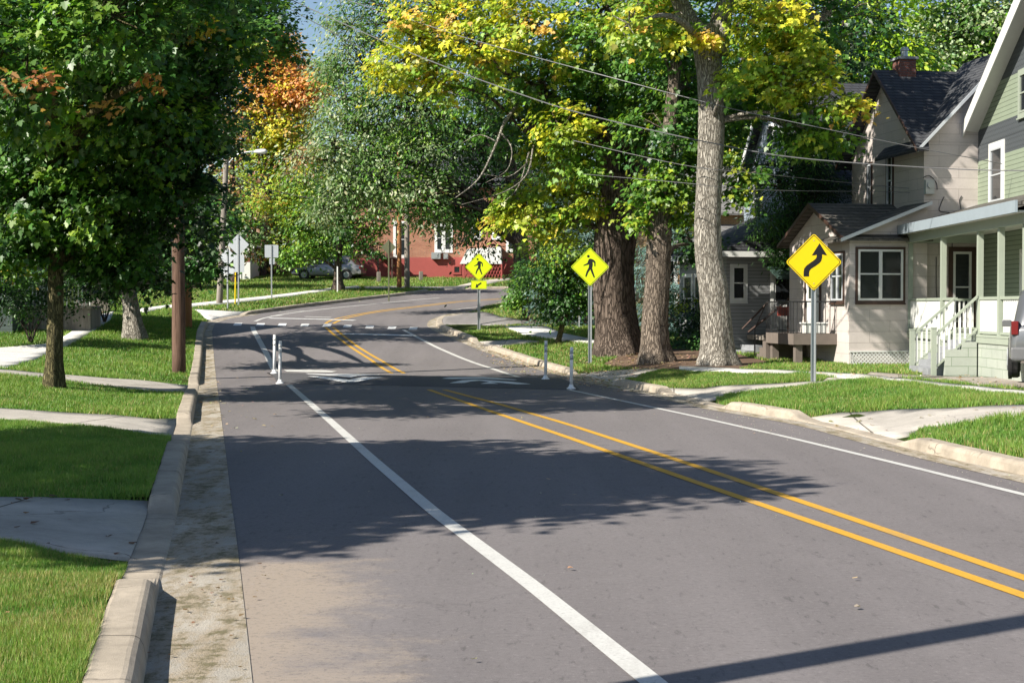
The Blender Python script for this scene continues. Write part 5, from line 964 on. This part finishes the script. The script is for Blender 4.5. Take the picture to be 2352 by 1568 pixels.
# door and stoop on the street side
a0, a1, z0, z1 = B.span(1853, 588, 1884, 745, 'x', 0); door(e, 'x', 0, a0, a1, .95, 3.0, M['trim_white'], M['brown_trim'], (.2,.8,.45,.92))
a0, a1, z0, z1 = B.span(1872, 592, 1900, 685, 'x', 0); 
m = MB(); m.box(-1.3, -.003, .9, 3.3, .55, .86); m.box(-1.2,-1.0,1.0,1.2,-.1,.55); m.box(-1.2,-1.0,3.0,3.2,-.1,.55); m.box(-1.3,-.05,3.303,3.6,-.1,.6); m.box(-1.3,-.05,3.603,3.9,-.1,.4); m.box(-1.3,-.05,3.903,4.2,-.1,.2); m.build('stoop', paint('shaded_stoop_brown', (.17,.14,.12), .8, .3, 4), e)  # stoop brown darkened, its shade is put into the colour
m = MB()
for y in np.arange(.95, 3.3, .13): m.box(-1.29,-1.275,y,y+.015,.86,1.75)
m.box(-1.3,-1.265,.9,3.3,1.75,1.79); m.box(-1.3,-1.265,.9,3.3,.93,.96); m.tube([(-1.28,3.3,1.77),(-1.28,4.4,.95)], .02, 6); m.tube([(-1.28,4.4,.95),(-1.28,4.4,0)], .02, 6)
for x in np.arange(-1.2, 0, .14): m.box(x,x+.015,.9,.915,.86,1.75)
m.box(-1.3,-.02,.89,.925,1.75,1.79); m.build('iron_railing', M['iron'], e)
m = MB(); m.box(-.95,-.30,.93,1.25,.87,1.14); m.box(-1.0,-.25,.90,1.28,1.14,1.18); tag(m.build('storage_bin', M['white'], None, False, .02), 'white plastic bin with red label on the beige house stoop', 'bin').matrix_world = Matrix.Translation(B.o) @ Matrix.Rotation(R(9.38), 4, 'Z')
# meter boxes and service cables on the wall
m = MB(); h = B.hit(2132, 430, 'y', .25); m.box(h[0]-.13,h[0]+.13,.12,.25,h[2]-.2,h[2]+.2); m.lathe((h[0], .12, h[2]+.05), [(.09,-.04),(.09,.0)], 14, 'y'); m.build('meter_box', M['galv'], e)
def wallwire(pts, r=.012):
    q = []
    for a, b in pts: h = B.hit(a, b, 'y', .25); q.append((h[0], .235, h[2]))
    m = MB(); m.tube(spline(q, 5), r, 5); m.build('service_cable', M['dark_cable'], e)
wallwire([(2120,408),(2135,404),(2150,420),(2152,436)]); wallwire([(2168,452),(2160,470),(2158,485),(2182,490),(2186,512),(2186,590),(2182,600)]); wallwire([(2208,450),(2203,462),(2207,480),(2207,510)]); wallwire([(2150,590),(2150,660),(2153,700)]); wallwire([(2174,590),(2169,650),(2168,700)])
# --- green house with wrap porch
og = Vector((11.15, 36.6, float(lawnR(10.4, 36.6)[0]))); Gh = Fr(og, -.4, 'house', 'sage green clapboard house with white gable boards and front porch'); e = Gh.e; gz = lambda z: z-Gh.g; print('green', og)
W = MB(); W.box(2.05, 11, -6.1, 7.9, -.4, gz(6.55)); W.build('wall', M['green_side'], e)
gable(e, M['green_side'], M['shingle'], M['trim_white'], 'x', 2.053, 11, -6.1, 7.9, gz(6.56), gz(10.62), .45, .12, (1,1), .34)
m = MB()  # white soffit under the rake
sl = (10.62-6.56)/7; 
for b, sg in ((-6.1,-1), (7.9,1)): m.prism([(1.62, b+sg*.45, gz(6.56)-.45*sl-.02), (2.05, b+sg*.45, gz(6.56)-.45*sl-.02), (2.05, .9, gz(10.62)-.02), (1.62, .9, gz(10.62)-.02)], (0,0,.02))
m.build('soffit', M['trim_white'], e)
a0, a1, z0, z1 = Gh.span(2277, 340, 2303, 462, 'x', 2.05); window(e, 'x', 2.05, a0, a1, z0, z1, M['silver_trim'], M['trim_white'], .17, .05)
a0, a1, z0, z1 = Gh.span(2344, 165, 2372, 255, 'x', 2.05); window(e, 'x', 2.05, a0, a1, z0, z1, M['sage'], M['sage'], .12, .05)
m = MB(); m.box(1.98,2.06,7.83,7.97,-.3,gz(6.5)); m.build('corner_board', M['sage'], e)
door(e, 'x', 2.05, 2.3, 3.25, gz(1.36), gz(3.4), M['trim_white'], M['trim_white'], (.2,.8,.4,.9))
window(e, 'x', 2.05, -2.2, -1.1, gz(2.1), gz(3.4), M['trim_white'], M['trim_white'], .1)
zf_ = gz(1.35)
m = MB(); m.box(-.1, 2.04, -3.5, 6.75, zf_-.06, zf_); m.build('porch_floor', M['sage'], e)
m = MB(); m.box(-.06, 2.0, -3.45, .0, -.4, zf_-.2); m.box(-.02, 2.0, 2.05, 6.7, -.4, zf_-.2); m.build('foundation', M['sage_block'], e)
m = MB(); m.box(-.09,-.05,-3.47,6.72,zf_-.2,zf_-.063); m.build('porch_skirt', M['sage'], e)
zp0, zp1 = gz(3.8), gz(4.02)
m = MB(); m.box(-.12,.04,-3.5,6.75,zp0,zp1); m.box(.043,2.04,6.6,6.75,zp0,zp1); m.build('porch_beam', M['sage'], e)
m = MB(); m.box(-.30,2.04,-3.7,7.0,zp1+.003,zp1+.05); m.build('porch_ceiling', M['ceil'], e)
m = MB(); m.prism([(-.34,-3.8,zp1+.10),(2.04,-3.8,gz(4.78)),(2.04,-3.8,gz(4.90)),(-.34,-3.8,zp1+.22)], (0,10.9,0)); m.build('porch_roof', M['shingle_moss'], e)
m = MB(); m.box(-.40,-.343,-3.8,7.1,zp1+.0,zp1+.26); m.prism([(-.35,7.103,zp1),(2.04,7.103,zp1),(2.04,7.103,gz(4.90)),(-.35,7.103,zp1+.22)], (0,.05,0)); m.build('fascia', M['fascia'], e)
for y in (-3.35,-1.6,0,3.2,6.6):
    m = MB(); m.box(-.07,.06,y-.065,y+.065,zf_,zp0); m.build('porch_post', M['sage'], e)
zr0, zr1 = gz(2.16), gz(2.24)
def railing(p0, p1, zb0, zb1, h, solid=False, name='railing', pm='white'):
    """baluster railing between local points p0 p1 with floor heights zb0 zb1"""
    m = MB(); p0 = np.array(p0, float); p1 = np.array(p1, float); L = np.linalg.norm(p1-p0); d = (p1-p0)/L; nrm = np.array([-d[1], d[0]])
    def bar(t0, t1, w, lo0, hi0, lo1, hi1, mm):
        a, b = p0+d*t0, p0+d*t1; q = nrm*w/2
        k = mm.addv([(*(a-q), lo0), (*(b-q), lo1), (*(b+q), lo1), (*(a+q), lo0), (*(a-q), hi0), (*(b-q), hi1), (*(b+q), hi1), (*(a+q), hi0)])
        for f in ((0,3,2,1),(4,5,6,7),(0,1,5,4),(1,2,6,5),(2,3,7,6),(3,0,4,7)): mm.face([k+i for i in f])
    zz = lambda t: zb0+(zb1-zb0)*t/L
    if solid: bar(0, L, .03, zz(0)+.08, zz(0)+h, zz(L)+.08, zz(L)+h, m)
    else:
        t = .06
        while t < L-.05: bar(t-.022, t+.022, .03, zz(t)+.08, zz(t)+h, zz(t)+.08, zz(t)+h, m); t += .125
    m.build(name, M[pm], e); k = MB(); bar(0, L, .09, zz(0)+h+.003, zz(0)+h+.07, zz(L)+h+.003, zz(L)+h+.07, k); bar(0, L, .07, zz(0)+.02, zz(0)+.077, zz(L)+.02, zz(L)+.077, k); k.build('handrail', M['sage'], e)
hr = zr1-zf_-.07
railing((0,-1.53),(0,-.065), zf_, zf_, hr, True); railing((0,-3.28),(0,-1.67), zf_, zf_, hr)
railing((0,3.27),(0,6.53), zf_, zf_, hr, True); railing((0,2.05),(0,3.13), zf_, zf_, hr); railing((.07,6.6),(2.0,6.6), zf_, zf_, hr)
m = MB()
for i in range(5): x0 = -1.2+.235*i; m.box(x0, -.095, .12, 1.9, -.3 if i == 0 else zf_/6*i+.003, zf_/6*(i+1))
m.build('porch_steps', M['step'], e)
m = MB(); m.box(-.85,-.1,-.1,.117,-.3,.62); m.box(-.45,-.1,-.1,.117,.623,.8); m.build('step_cheek', M['sage_block'], e)
for y in (-.04, 2.0):
    m = MB(); m.box(-1.16,-1.05,y-.055,y+.055,-.1,1.12 if y < 0 else 1.05); m.box(-1.17,-1.04,y-.065,y+.065,1.12 if y < 0 else 1.05,1.15 if y < 0 else 1.08); m.build('newel_post', M['sage'], e)
railing((-1.05,-.04),(-.08,-.04), .16, zf_+.08, .78); railing((-1.05,2.0),(-.08,2.0), .12, zf_, .80)
# --- blue-grey house in shade
od = Vector((6.84, 51.6, float(lawnR(6.84, 52)[0]))); D = Fr(od, 9.38, 'house', 'shaded blue-grey clapboard house with side porch behind the pale trunk'); e = D.e; gz = lambda z: z-D.g
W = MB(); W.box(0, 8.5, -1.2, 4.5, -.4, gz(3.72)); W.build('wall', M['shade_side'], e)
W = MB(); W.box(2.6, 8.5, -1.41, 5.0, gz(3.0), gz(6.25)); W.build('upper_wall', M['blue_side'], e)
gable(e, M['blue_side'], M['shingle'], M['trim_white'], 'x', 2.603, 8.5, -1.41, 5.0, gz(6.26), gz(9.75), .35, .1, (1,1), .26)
zl, zh = gz(3.70), gz(5.15); m = MB()
m.prism([(-.5,-1.7,zl),(-.5,5.0,zl),(2.59,4.0,zh),(2.59,.3,zh)], (0,0,.09)); m.prism([(-.5,-1.72,zl),(2.59,.3,zh),(2.59,-1.415,zh-.3),(2.59,-1.72,zl)], (0,0,.085)); m.prism([(2.6,-1.9,zl),(8.6,-1.9,zl),(8.6,-1.413,zl+.45),(2.6,-1.413,zl+.45)], (0,0,.085)); m.build('porch_roof', M['shingle'], e)
m = MB(); m.box(-.55,-.503,-1.75,5.0,zl-.08,zl+.1); m.box(-.5,8.6,-1.95,-1.905,zl-.08,zl+.1); m.build('fascia', M['trim_white'], e)
for q in ((1682,612,1711,688),):
    a0, a1, z0, z1 = D.span(*q, 'y', -1.2); window(e, 'y', -1.2, a0, a1, z0, z1, M['trim_white'], M['trim_white'], .08)
for y in (.0, 1.4, 2.8): window(e, 'x', 0, y, y+1.0, gz(1.5), gz(3.1), M['trim_white'], M['trim_white'], .08)
a0, a1, z0, z1 = D.span(1776, 605, 1818, 762, 'y', -1.2); door(e, 'y', -1.2, a0, a1, gz(1.12), gz(3.05), M['trim_white'], M['trim_white'], (.12,.88,.5,.95))
window(e, 'x', 2.6, 1.7, 2.4, gz(7.2), gz(8.3), M['trim_white'], M['trim_white'], .1)
window(e, 'x', 2.6, 2.9, 3.8, gz(4.6+.6), gz(6.6), M['trim_white'], M['trim_white'], .1)
m = MB(); m.box(.7,6.0,-2.9,-1.21,gz(.95),gz(1.10))
for x in (.8,2.4,4.1,5.8): m.box(x,x+.1,-2.85,-2.75,-.3,gz(.947))
m.build('deck', M['pole_grey'], e)
m = MB(); m.box(1.5,5.9,-2.9,-2.82,gz(2.15),gz(2.28))
for x in (1.5,3.0,4.4,5.8): m.box(x,x+.09,-2.9,-2.82,gz(1.103),gz(2.147))
m.tube([(1.5,-2.86,gz(2.2)),(.2,-2.86,gz(1.2))], .035, 6); m.tube([(.9,-2.86,gz(2.2)),(.0,-2.86,gz(1.3))], .03, 6); m.build('railing', M['brown_trim'], e)
m = MB()
for i in range(4): m.box(.69-.28*(i+1),.69-.28*i,-2.8,-1.4,-.3,gz(.95)-.17*(i+1))
m.build('deck_steps', M['step'], e)
m = MB(); m.prism([(1.3,-1.21,gz(3.35)),(1.3,-2.5,gz(2.9)),(1.3,-2.5,gz(2.96)),(1.3,-1.21,gz(3.43))], (2.6,0,0)); m.build('awning', paint('awning_green', (.05,.09,.075), .6), e)
def atD(o): o.matrix_world = Matrix.Translation(D.o) @ Matrix.Rotation(R(9.38), 4, 'Z'); return o
m = MB(); m.box(1.15,1.75,-2.97,-2.915,gz(1.72),gz(1.98)); m.box(1.1,1.8,-2.98,-2.91,gz(1.98),gz(2.01)); tag(atD(m.build('planter_box', paint('red_plastic', (.35,.05,.03), .4), None, False)), 'red planter box hanging on the shaded porch rail', 'planter')
# --- tan brick house further back
ot = P(1690, 600, 73); ot.z = float(zb(0, 73)); T = Fr(ot, 6, 'house', 'tan brick house with grey shingle roofs glimpsed beside the pale trunk'); e = T.e; gz = lambda z: z-T.g
W = MB(); W.box(-3.5, 4.5, 0, 7, -.5, gz(6.6)); W.build('wall', M['tan_brick'], e)
m = MB(); m.prism([(-3.7,-2.4,gz(4.75)),(-3.7,-.003,gz(5.8)),(-3.7,-.003,gz(5.9)),(-3.7,-2.4,gz(4.85))], (8.4,0,0)); m.build('porch_roof', M['shingle_grey'], e)
m = MB(); m.box(-3.7,4.7,-2.45,-2.41,gz(4.6),gz(4.86)); m.build('fascia', M['brown_trim'], e)
for x in (-3.5,-.5,2.5): m = MB(); m.box(x,x+.2,-2.3,-2.1,-.3,gz(4.72)); m.build('porch_post', M['trim_white'], e)
gable(e, M['tan_brick'], M['shingle_grey'], M['brown_trim'], 'x', -3.5, 4.5, .003, 7, gz(6.61), gz(8.9), .45, .1, (1,1), .2)
for x in (-2.6,-.4,2.0): window(e, 'y', 0, x, x+1.0, gz(2.7), gz(4.3), M['trim_white'], M['trim_white'], .08)
# --- red brick house across the bend
orr = P(1020, 625, 106); orr.z = float(zb(0, 106))-.0; Rb = Fr(orr, -3, 'house', 'red brick house with painted red foundation across the bend'); e = Rb.e; gz = lambda z: z-Rb.g
x0 = Rb.hit(812, 600, 'y', 0)[0]; x1 = Rb.hit(1232, 600, 'y', 0)[0]; zf2 = Rb.hit(1000, 591, 'y', 0)[2]; print('brick', orr, x0, x1)
W = MB(); W.box(x0, x1, .05, 9, zf2+.003, zf2+5.0); W.build('wall', M['brick_red'], e)
W = MB(); W.box(x0-.0, x1+.0, 0, 9, -.8, zf2); W.build('foundation', M['red_paint'], e)
gable(e, M['brick_red'], M['shingle'], M['trim_white'], 'x', x0, x1, .05, 9, zf2+5.01, zf2+7.6, .5, .12, (1,1), .2)
for q in ((1018,518,1036,575), (907,512,934,588), (1166,528,1192,574), (1002,518,1019,575), (1086,500,1104,545), (1133,500,1150,545)):
    a0, a1, z0, z1 = Rb.span(*q, 'y', .05); window(e, 'y', .05, a0, a1, z0, z1, M['trim_white'], M['trim_white'], .12, .07)
a0, a1, z0, z1 = Rb.span(1042, 611, 1057, 627, 'y', 0); window(e, 'y', 0, a0, a1, z0, z1, M['red_paint'], M['red_paint'], .06, .05, ())
a0, a1, z0, z1 = Rb.span(1064, 606, 1150, 636, 'y', -1.2)
m = MB(); m.prism([Rb.hit(*q, 'y', -1.2) for q in ((1056,606),(1073,572),(1150,566),(1152,606))], (0,1.197,0)); m.build('porch_wall', M['trim_white'], e)
m = MB(); t = a0
while t < a1:
    m.prism([(t,-1.1,z0-.3),(t+.05,-1.1,z0-.3),(t+.05+.5,-1.1,z1-.003),(t+.5,-1.1,z1-.003)], (0,.03,0)); m.prism([(t+.5,-1.06,z0-.3),(t+.55,-1.06,z0-.3),(t+.05,-1.06,z1-.003),(t,-1.06,z1-.003)], (0,.03,0)); t += .2
m.box(a0,a0+.1,-1.2,-1.0,z0-.3,z1-.004); m.box(a1,a1+.1,-1.2,-1.0,z0-.3,z1-.004); m.build('lattice_skirt', M['red_paint'], e)
for q in ((992,580,1013,595), (1020,583,1030,595)):
    a0, a1, z0, z1 = Rb.span(*q, 'y', .05); m = MB(); m.box(a0,a1,-.35,.05,z0,z1); m.lathe(((a0+a1)/2,-.35,(z0+z1)/2), [((z1-z0)*.4,-.02),((z1-z0)*.4,0)], 14, 'y'); m.build('wall_cooler', M['galv'], e)
a0, a1, z0, z1 = Rb.span(866, 563, 902, 640, 'y', -1.6); m = MB(); m.box(a0,a1,-1.6,.0,z0+1.4,z0+1.52)
for t in np.arange(a0, a1, .16): m.box(t,t+.05,-1.6,-1.56,z0+1.523,z1)
m.box(a0,a1,-1.61,-1.55,z1,z1+.07)
for t in (a0, a1-.12): m.box(t,t+.12,-1.55,-1.43,z0-.4,z0+1.397)
m.build('wooden_stair_deck', M['brown_trim'], e)
# --- white garage at the far left of the bend
ow = P(500, 640, 104); ow.z = float(zb(0, 104)); Wg = Fr(ow, 0, 'garage', 'white garage with a red stripe behind the grey sign backs', 'garage'); e = Wg.e
W = MB(); W.box(-2.8, 2.2, 0, 6, -.5, 2.6); W.build('wall', M['trim_white'], e); W = MB(); W.box(-2.8,2.2,-.02,-.003,1.5,1.75); W.build('stripe', M['red_paint'], e)
gable(e, M['trim_white'], M['shingle_grey'], M['trim_white'], 'y', -2.8, 2.2, 0, 6, 2.61, 4.0, .3, .1, (1,1), .2); door(e, 'y', 0, .6, 1.5, 0, 2.0, M['brown_trim'], M['trim_white'])
# --- dark house and timber wall on the left
ol = P(-30, 700, 56); ol.z = float(lawnL(-18, 56)[0]); Lh = Fr(ol, 4, 'house', 'grey house mostly hidden behind the left maples'); e = Lh.e
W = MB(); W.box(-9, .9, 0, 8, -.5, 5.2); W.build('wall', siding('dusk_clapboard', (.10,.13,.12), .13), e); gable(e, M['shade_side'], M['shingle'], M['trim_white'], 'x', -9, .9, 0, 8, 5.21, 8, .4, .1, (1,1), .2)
window(e, 'y', 0, -1.1, -.2, 1.4, 2.8, M['trim_white'], M['trim_white']); window(e, 'y', 0, -3.4, -2.4, 1.4, 2.8, M['trim_white'], M['trim_white'])
m = MB(); m.box(1.0, 3.4, 1.5, 3.5, -.3, .9); m.box(.95,3.45,1.4,3.6,.903,1.0); m.build('porch_floor', M['pole_grey'], e)
m = MB()
for t in np.arange(1.0, 3.4, .14): m.box(t,t+.04,1.4,1.44,1.0,1.85)
m.box(.95,3.45,1.38,1.46,1.85,1.93); m.build('railing', M['trim_white'], e)
for k, (px, py, w_) in enumerate(((186,722,30),(228,717,44))):
    p = G(px, py, sL); s_ = p.y/3528; nm = empty('retaining_wall', p, R(12), ['low timber retaining wall, darker section beside the left walk','low timber retaining wall, sunlit end section beside the left walk'][k], 'retaining wall')
    m = MB()
    for j in range(4): m.box(-w_/2*s_, w_/2*s_, 0, .9, j*.17, j*.17+.16)
    m.build('timber', M['pole_grey'], nm)
# timber hedge line behind
# --- picket-like grey fence behind the car
pf = P(620, 640, 112); pf.z = float(zb(0, 112)); fe = empty('board_fence', pf, R(4), 'weathered grey board fence behind the silver car', 'fence')
m = MB(); 
for t in np.arange(-3.2, 5.5, .16): m.box(t,t+.145,0,.025,-.3,1.6+.03*math.sin(t*9))
m.build('boards', M['pole_grey'], fe); m = MB(); m.box(-3.2,5.5,.03,.08,.4,.5); m.box(-3.2,5.5,.03,.08,1.2,1.3); m.build('rail', M['pole_grey'], fe)
# wheeled bin
pb = G(492, 640, sL); bn = empty('rubbish_bin', pb, .3, 'grey wheeled rubbish bin beside the leaning lamp pole', 'bin')
def fru(m, w0, d0, w1, d1, z0, z1): 
    k = m.addv([(-w0,-d0,z0),(w0,-d0,z0),(w0,d0,z0),(-w0,d0,z0),(-w1,-d1,z1),(w1,-d1,z1),(w1,d1,z1),(-w1,d1,z1)])
    for q in ((0,3,2,1),(4,5,6,7),(0,1,5,4),(1,2,6,5),(2,3,7,6),(3,0,4,7)): m.face([k+i for i in q])
M['bin'] = paint('bin_grey', (.26,.30,.35), .5); m = MB(); fru(m, .27,.3,.35,.4,.06,1.0); m.build('body', M['bin'], bn, False, .02); m = MB(); fru(m, .38,.43,.34,.38,1.003,1.09); m.build('lid', M['bin'], bn, False, .015)
for x in (-.3,.3): m = MB(); m.lathe((x, .3, .12), [(.12,-.03),(.12,.03)], 16, 'x'); m.build('wheel', M['black'], bn)
# chain link fence post and rail behind the sapling
for k, (px, py, lb_) in enumerate(((1331,773,'thin grey fence post behind the leaning sapling'),)):
    p = P(px, py, 60); p.z = float(lawnR(p.x, 60)[0]); f_ = empty('fence_post', p, 0, lb_, 'fence post'); m = MB(); m.tube([(0,0,-.2),(0,0,1.2)], .035, 10); m.build('post', M['galv'], f_); m = MB(); m.lathe((0,0,1.2), [(.045,0),(.045,.03),(.02,.07)], 10); m.build('cap', M['galv'], f_)
# ---------------------------------------------------------------- cars
def car(name, label, loc, rz, L, Wd, Ht, paintm, suv=False):
    root = empty(name, loc, rz, label, 'car'); hw = Wd/2
    # stations along length y (0 rear .. L front): (y, zlow, zbelt, half width low, half width belt)
    if suv: st = [(0,.42,.95,.86,.80),(.06,.36,1.02,.95,.90),(.5,.30,1.06,1,.97),(L*.3,.28,1.05,1,.98),(L*.55,.28,1.03,1,.98),(L*.72,.28,1.02,1,.97),(L*.76,.28,1.00,1,.95),(L*.95,.30,.92,.97,.90),(L*.99,.34,.80,.9,.82),(L,.42,.65,.8,.74)]; roof = [(.12,1.04,.86),(.42,Ht-.10,.76),(.9,Ht,.74),(L*.55,Ht-.01,.74),(L*.64,Ht-.10,.74),(L*.76,1.02,.86)]
    else: st = [(0,.45,.82,.82,.74),(.08,.36,.96,.93,.84),(.5,.26,.99,1,.93),(L*.3,.24,.96,1,.95),(L*.55,.24,.93,1,.95),(L*.70,.24,.90,1,.93),(L*.78,.24,.87,.99,.90),(L*.93,.27,.74,.94,.84),(L*.985,.33,.62,.84,.74),(L,.42,.54,.72,.66)]; roof = [(.25,.97,.82),(.85,Ht-.12,.70),(1.5,Ht-.01,.68),(L*.5,Ht,.68),(L*.58,Ht-.08,.69),(L*.74,.90,.84)]
    m = MB(); rows = []
    for y, zl, zb2, wl, wb in st:
        zm = (zl+zb2)/2; prof = [(-hw*wl*.92, zl), (-hw*wl, zl+.08), (-hw*max(wl,wb)*1.0, zm), (-hw*wb, zb2-.06), (-hw*wb*.93, zb2), (0, zb2+.03), (hw*wb*.93, zb2), (hw*wb, zb2-.06), (hw*max(wl,wb), zm), (hw*wl, zl+.08), (hw*wl*.92, zl)]
        rows.append(m.addv([(x, y, z) for x, z in prof]))
    n = 11
    for i in range(len(rows)-1):
        for k in range(n): m.face((rows[i]+k, rows[i]+(k+1)%n, rows[i+1]+(k+1)%n, rows[i+1]+k))
    m.face([rows[0]+k for k in range(n)]); m.face([rows[-1]+k for k in range(n)]); m.build('body', paintm, root, True, .02)
    m = MB(); rows = []
    for y, z, w in roof:
        zb2 = .9; rows.append(m.addv([(-hw*.93, y, zb2), (-hw*w-.02, y, max(z-.08, zb2+.005)), (-hw*w*.82, y, z), (0, y, z+.015), (hw*w*.82, y, z), (hw*w+.02, y, max(z-.08, zb2+.005)), (hw*.93, y, zb2)]))
    for i in range(len(rows)-1):
        for k in range(6): m.face((rows[i]+k, rows[i]+k+1, rows[i+1]+k+1, rows[i+1]+k))
    m.build('cabin', paintm, root, True)
    ys = [r[0] for r in roof]; za = lambda y: np.interp(y, ys, [r[1] for r in roof]); wa = lambda y: np.interp(y, ys, [r[2] for r in roof])
    for sx in (-1, 1):
        for y0, y1 in ((ys[1]+.0, (ys[1]+ys[4])/2-.04), ((ys[1]+ys[4])/2+.04, ys[4]+.25)):
            m = MB(); zl = 1.06 if suv else 1.0; pts = []
            for y in (y0, y1): pts.append((y, zl))
            for y in (y1, (y0+y1)/2, y0): pts.append((y, max(za(y)-.13, zl+.02)))
            q = []
            for y, z in pts:
                t = (z-.9)/max(za(y)-.08-.9, .05); w = .93+(wa(y)+.02/hw-.93)*min(t,1); q.append((sx*(hw*w+.008), y, z))
            m.poly(q); m.build('side_window', M['glass'], root)
    def scr(i, j, nm):
        (ya, za_, wa_), (yb, zb_, wb_) = roof[i], roof[j]; off = -.02 if i == 0 else .02; m = MB()
        m.poly([(-hw*wa_*.74, ya+off+(yb-ya)*.08, za_+(zb_-za_)*.1+.02), (hw*wa_*.74, ya+off+(yb-ya)*.08, za_+(zb_-za_)*.1+.02), (hw*wb_*.72, ya+off+(yb-ya)*.92, za_+(zb_-za_)*.92+.02), (-hw*wb_*.72, ya+off+(yb-ya)*.92, za_+(zb_-za_)*.92+.02)]); m.build(nm, M['glass'], root)
    scr(0, 1, 'rear_window'); scr(5, 4, 'windscreen')
    wr = .36 if suv else .33
    for sx in (-1, 1):
        for y in (L*.19, L*.80):
            m = MB(); m.lathe((sx*(hw-.10), y, wr), [(wr*.55,-.11),(wr*.93,-.11),(wr,-.07),(wr,.07),(wr*.93,.115),(wr*.62,.115)], 24, 'x'); w = m.build('wheel', M['black'], root, False)
            m = MB(); m.lathe((sx*(hw+.012), y, wr), [(wr*.60,-.01),(wr*.60,.0)], 20, 'x')
            for k in range(5): a = k*1.2566; c_, s_ = math.cos(a), math.sin(a); m.prism([(sx*(hw+.012), y+c_*.05-s_*.035, wr+s_*.05+c_*.035), (sx*(hw+.012), y+c_*wr*.6-s_*.03, wr+s_*wr*.6+c_*.03), (sx*(hw+.012), y+c_*wr*.6+s_*.03, wr+s_*wr*.6-c_*.03), (sx*(hw+.012), y+c_*.05+s_*.035, wr+s_*.05-c_*.035)], (sx*.02,0,0))
            m.build('rim', M['galv'], w)
            m = MB(); m.lathe((sx*(hw-.03), y, wr+.02), [(wr*1.13,-.035),(wr*1.13,.034)], 28, 'x'); m.build('wheel_arch', M['black'], root)
    red = paint('tail_red', (.16,.01,.01), .25); 
    for sx in (-1, 1):
        m = MB(); (m.box(sx*hw*.80, sx*hw*.94, -.02, .2, .86, 1.12) if suv else m.box(sx*hw*.55, sx*hw*.86, -.01, .12, .72, .86)); m.build('tail_light', red, root, False, .015)
        m = MB(); m.box(sx*hw*.5, sx*hw*.78, L-.22, L-.03, .56, .68); m.build('headlight', M['glass'], root, False, .02)
        m = MB(); m.box(sx*(hw*.97), sx*(hw+.16), L*.64, L*.64+.1, .98, 1.12); m.build('mirror', paintm, root, False, .02)
    m = MB(); m.box(-hw*.95, hw*.95, -.09, .14, .38, .62); m.build('bumper', paint('bumper_grey', (.13,.13,.135), .5) if suv else paintm, root, False, .035)
    m = MB(); m.box(-.26,.26,-.03,.0,.84,.98) ; m.build('number_plate', M['white'], root)
    if suv:
        m = MB(); m.box(-hw*.62,-hw*.55,.4,3.2,Ht+.02,Ht+.06); m.box(hw*.55,hw*.62,.4,3.2,Ht+.02,Ht+.06); m.build('roof_rail', M['black'], root)
    return root
def carpaint(name, col):
    n = NT(name); n.b.inputs['Coat Weight'].default_value = .8; n.b.inputs['Coat Roughness'].default_value = .05; f = n.noise(300, None, 2); return n.fin(n.mix(f, col, tuple(x*1.12 for x in col)), .32, .55)
pc = G(672, 655, sL); Yc = 103; pc = P(668, 650, Yc); pc.z = float(lawnL(pc.x, Yc)[0])+.02; pc2 = Vector((pc.x+4.75, Yc+.5, pc.z))
car('parked_car', 'silver grey car parked side-on behind the small green maple', pc2, R(84), 4.75, 1.82, 1.62, carpaint('silver_paint', (.25,.25,.255)))
pd = P(800, 650, 106); pd.z = float(lawnL(pd.x, 106)[0]); car('parked_car', 'dark blue car mostly hidden behind the silver one', Vector((pd.x+.3, 104.5, pd.z)), R(20), 4.5, 1.8, 1.5, carpaint('navy_paint', (.03,.04,.07)))
ps = Vector(((2316-1176)/3528*29.5+.88, 29.2, float(lawnR(10, 28)[0])+.24)); car('parked_car', 'silver family car cut by the right frame edge before the green porch', ps, R(-18.6), 4.4, 1.86, 1.78, carpaint('suv_paint', (.17,.173,.18)), True)
# ---------------------------------------------------------------- camera, light
cam = bpy.data.cameras.new('camera'); co_ = bpy.data.objects.new('camera', cam); C.objects.link(co_)
co_.location = (0,0,H); co_.rotation_euler = (math.pi/2-PT, 0, 0); cam.sensor_width = 36; cam.lens = 36*F/2352; cam.clip_end = 5000; cam.clip_start = .1
bpy.context.scene.camera = co_
SAZ = (-.834, -.551); EL = R(38)
sun = bpy.data.lights.new('sun', 'SUN'); so = bpy.data.objects.new('sun', sun); C.objects.link(so); sun.energy = 5.0; sun.angle = R(.55); sun.color = (1,.94,.83)
sd = Vector((SAZ[0]*math.cos(EL), SAZ[1]*math.cos(EL), math.sin(EL))); so.rotation_euler = sd.to_track_quat('Z', 'Y').to_euler(); so.location = (-20,-20,30)
w = bpy.data.worlds.new('World'); bpy.context.scene.world = w; w.use_nodes = True; nt = w.node_tree; bg = nt.nodes['Background']
sk = nt.nodes.new('ShaderNodeTexSky'); sk.sky_type = 'NISHITA'; sk.sun_disc = False; sk.sun_elevation = EL; sk.sun_rotation = math.atan2(SAZ[0], SAZ[1]); sk.altitude = 200; sk.air_density = 1.0; sk.dust_density = .6; sk.ozone_density = 1.2
nt.links.new(sk.outputs[0], bg.inputs[0]); bg.inputs[1].default_value = .074
sc = bpy.context.scene; sc.view_settings.view_transform = 'Standard'; sc.view_settings.look = 'None'; sc.view_settings.exposure = .82; sc.view_settings.gamma = 1
sc.cycles.use_denoising = True; sc.cycles.max_bounces = 6; sc.cycles.diffuse_bounces = 3; sc.cycles.transmission_bounces = 4; sc.cycles.transparent_max_bounces = 4; sc.cycles.sample_clamp_indirect = 6
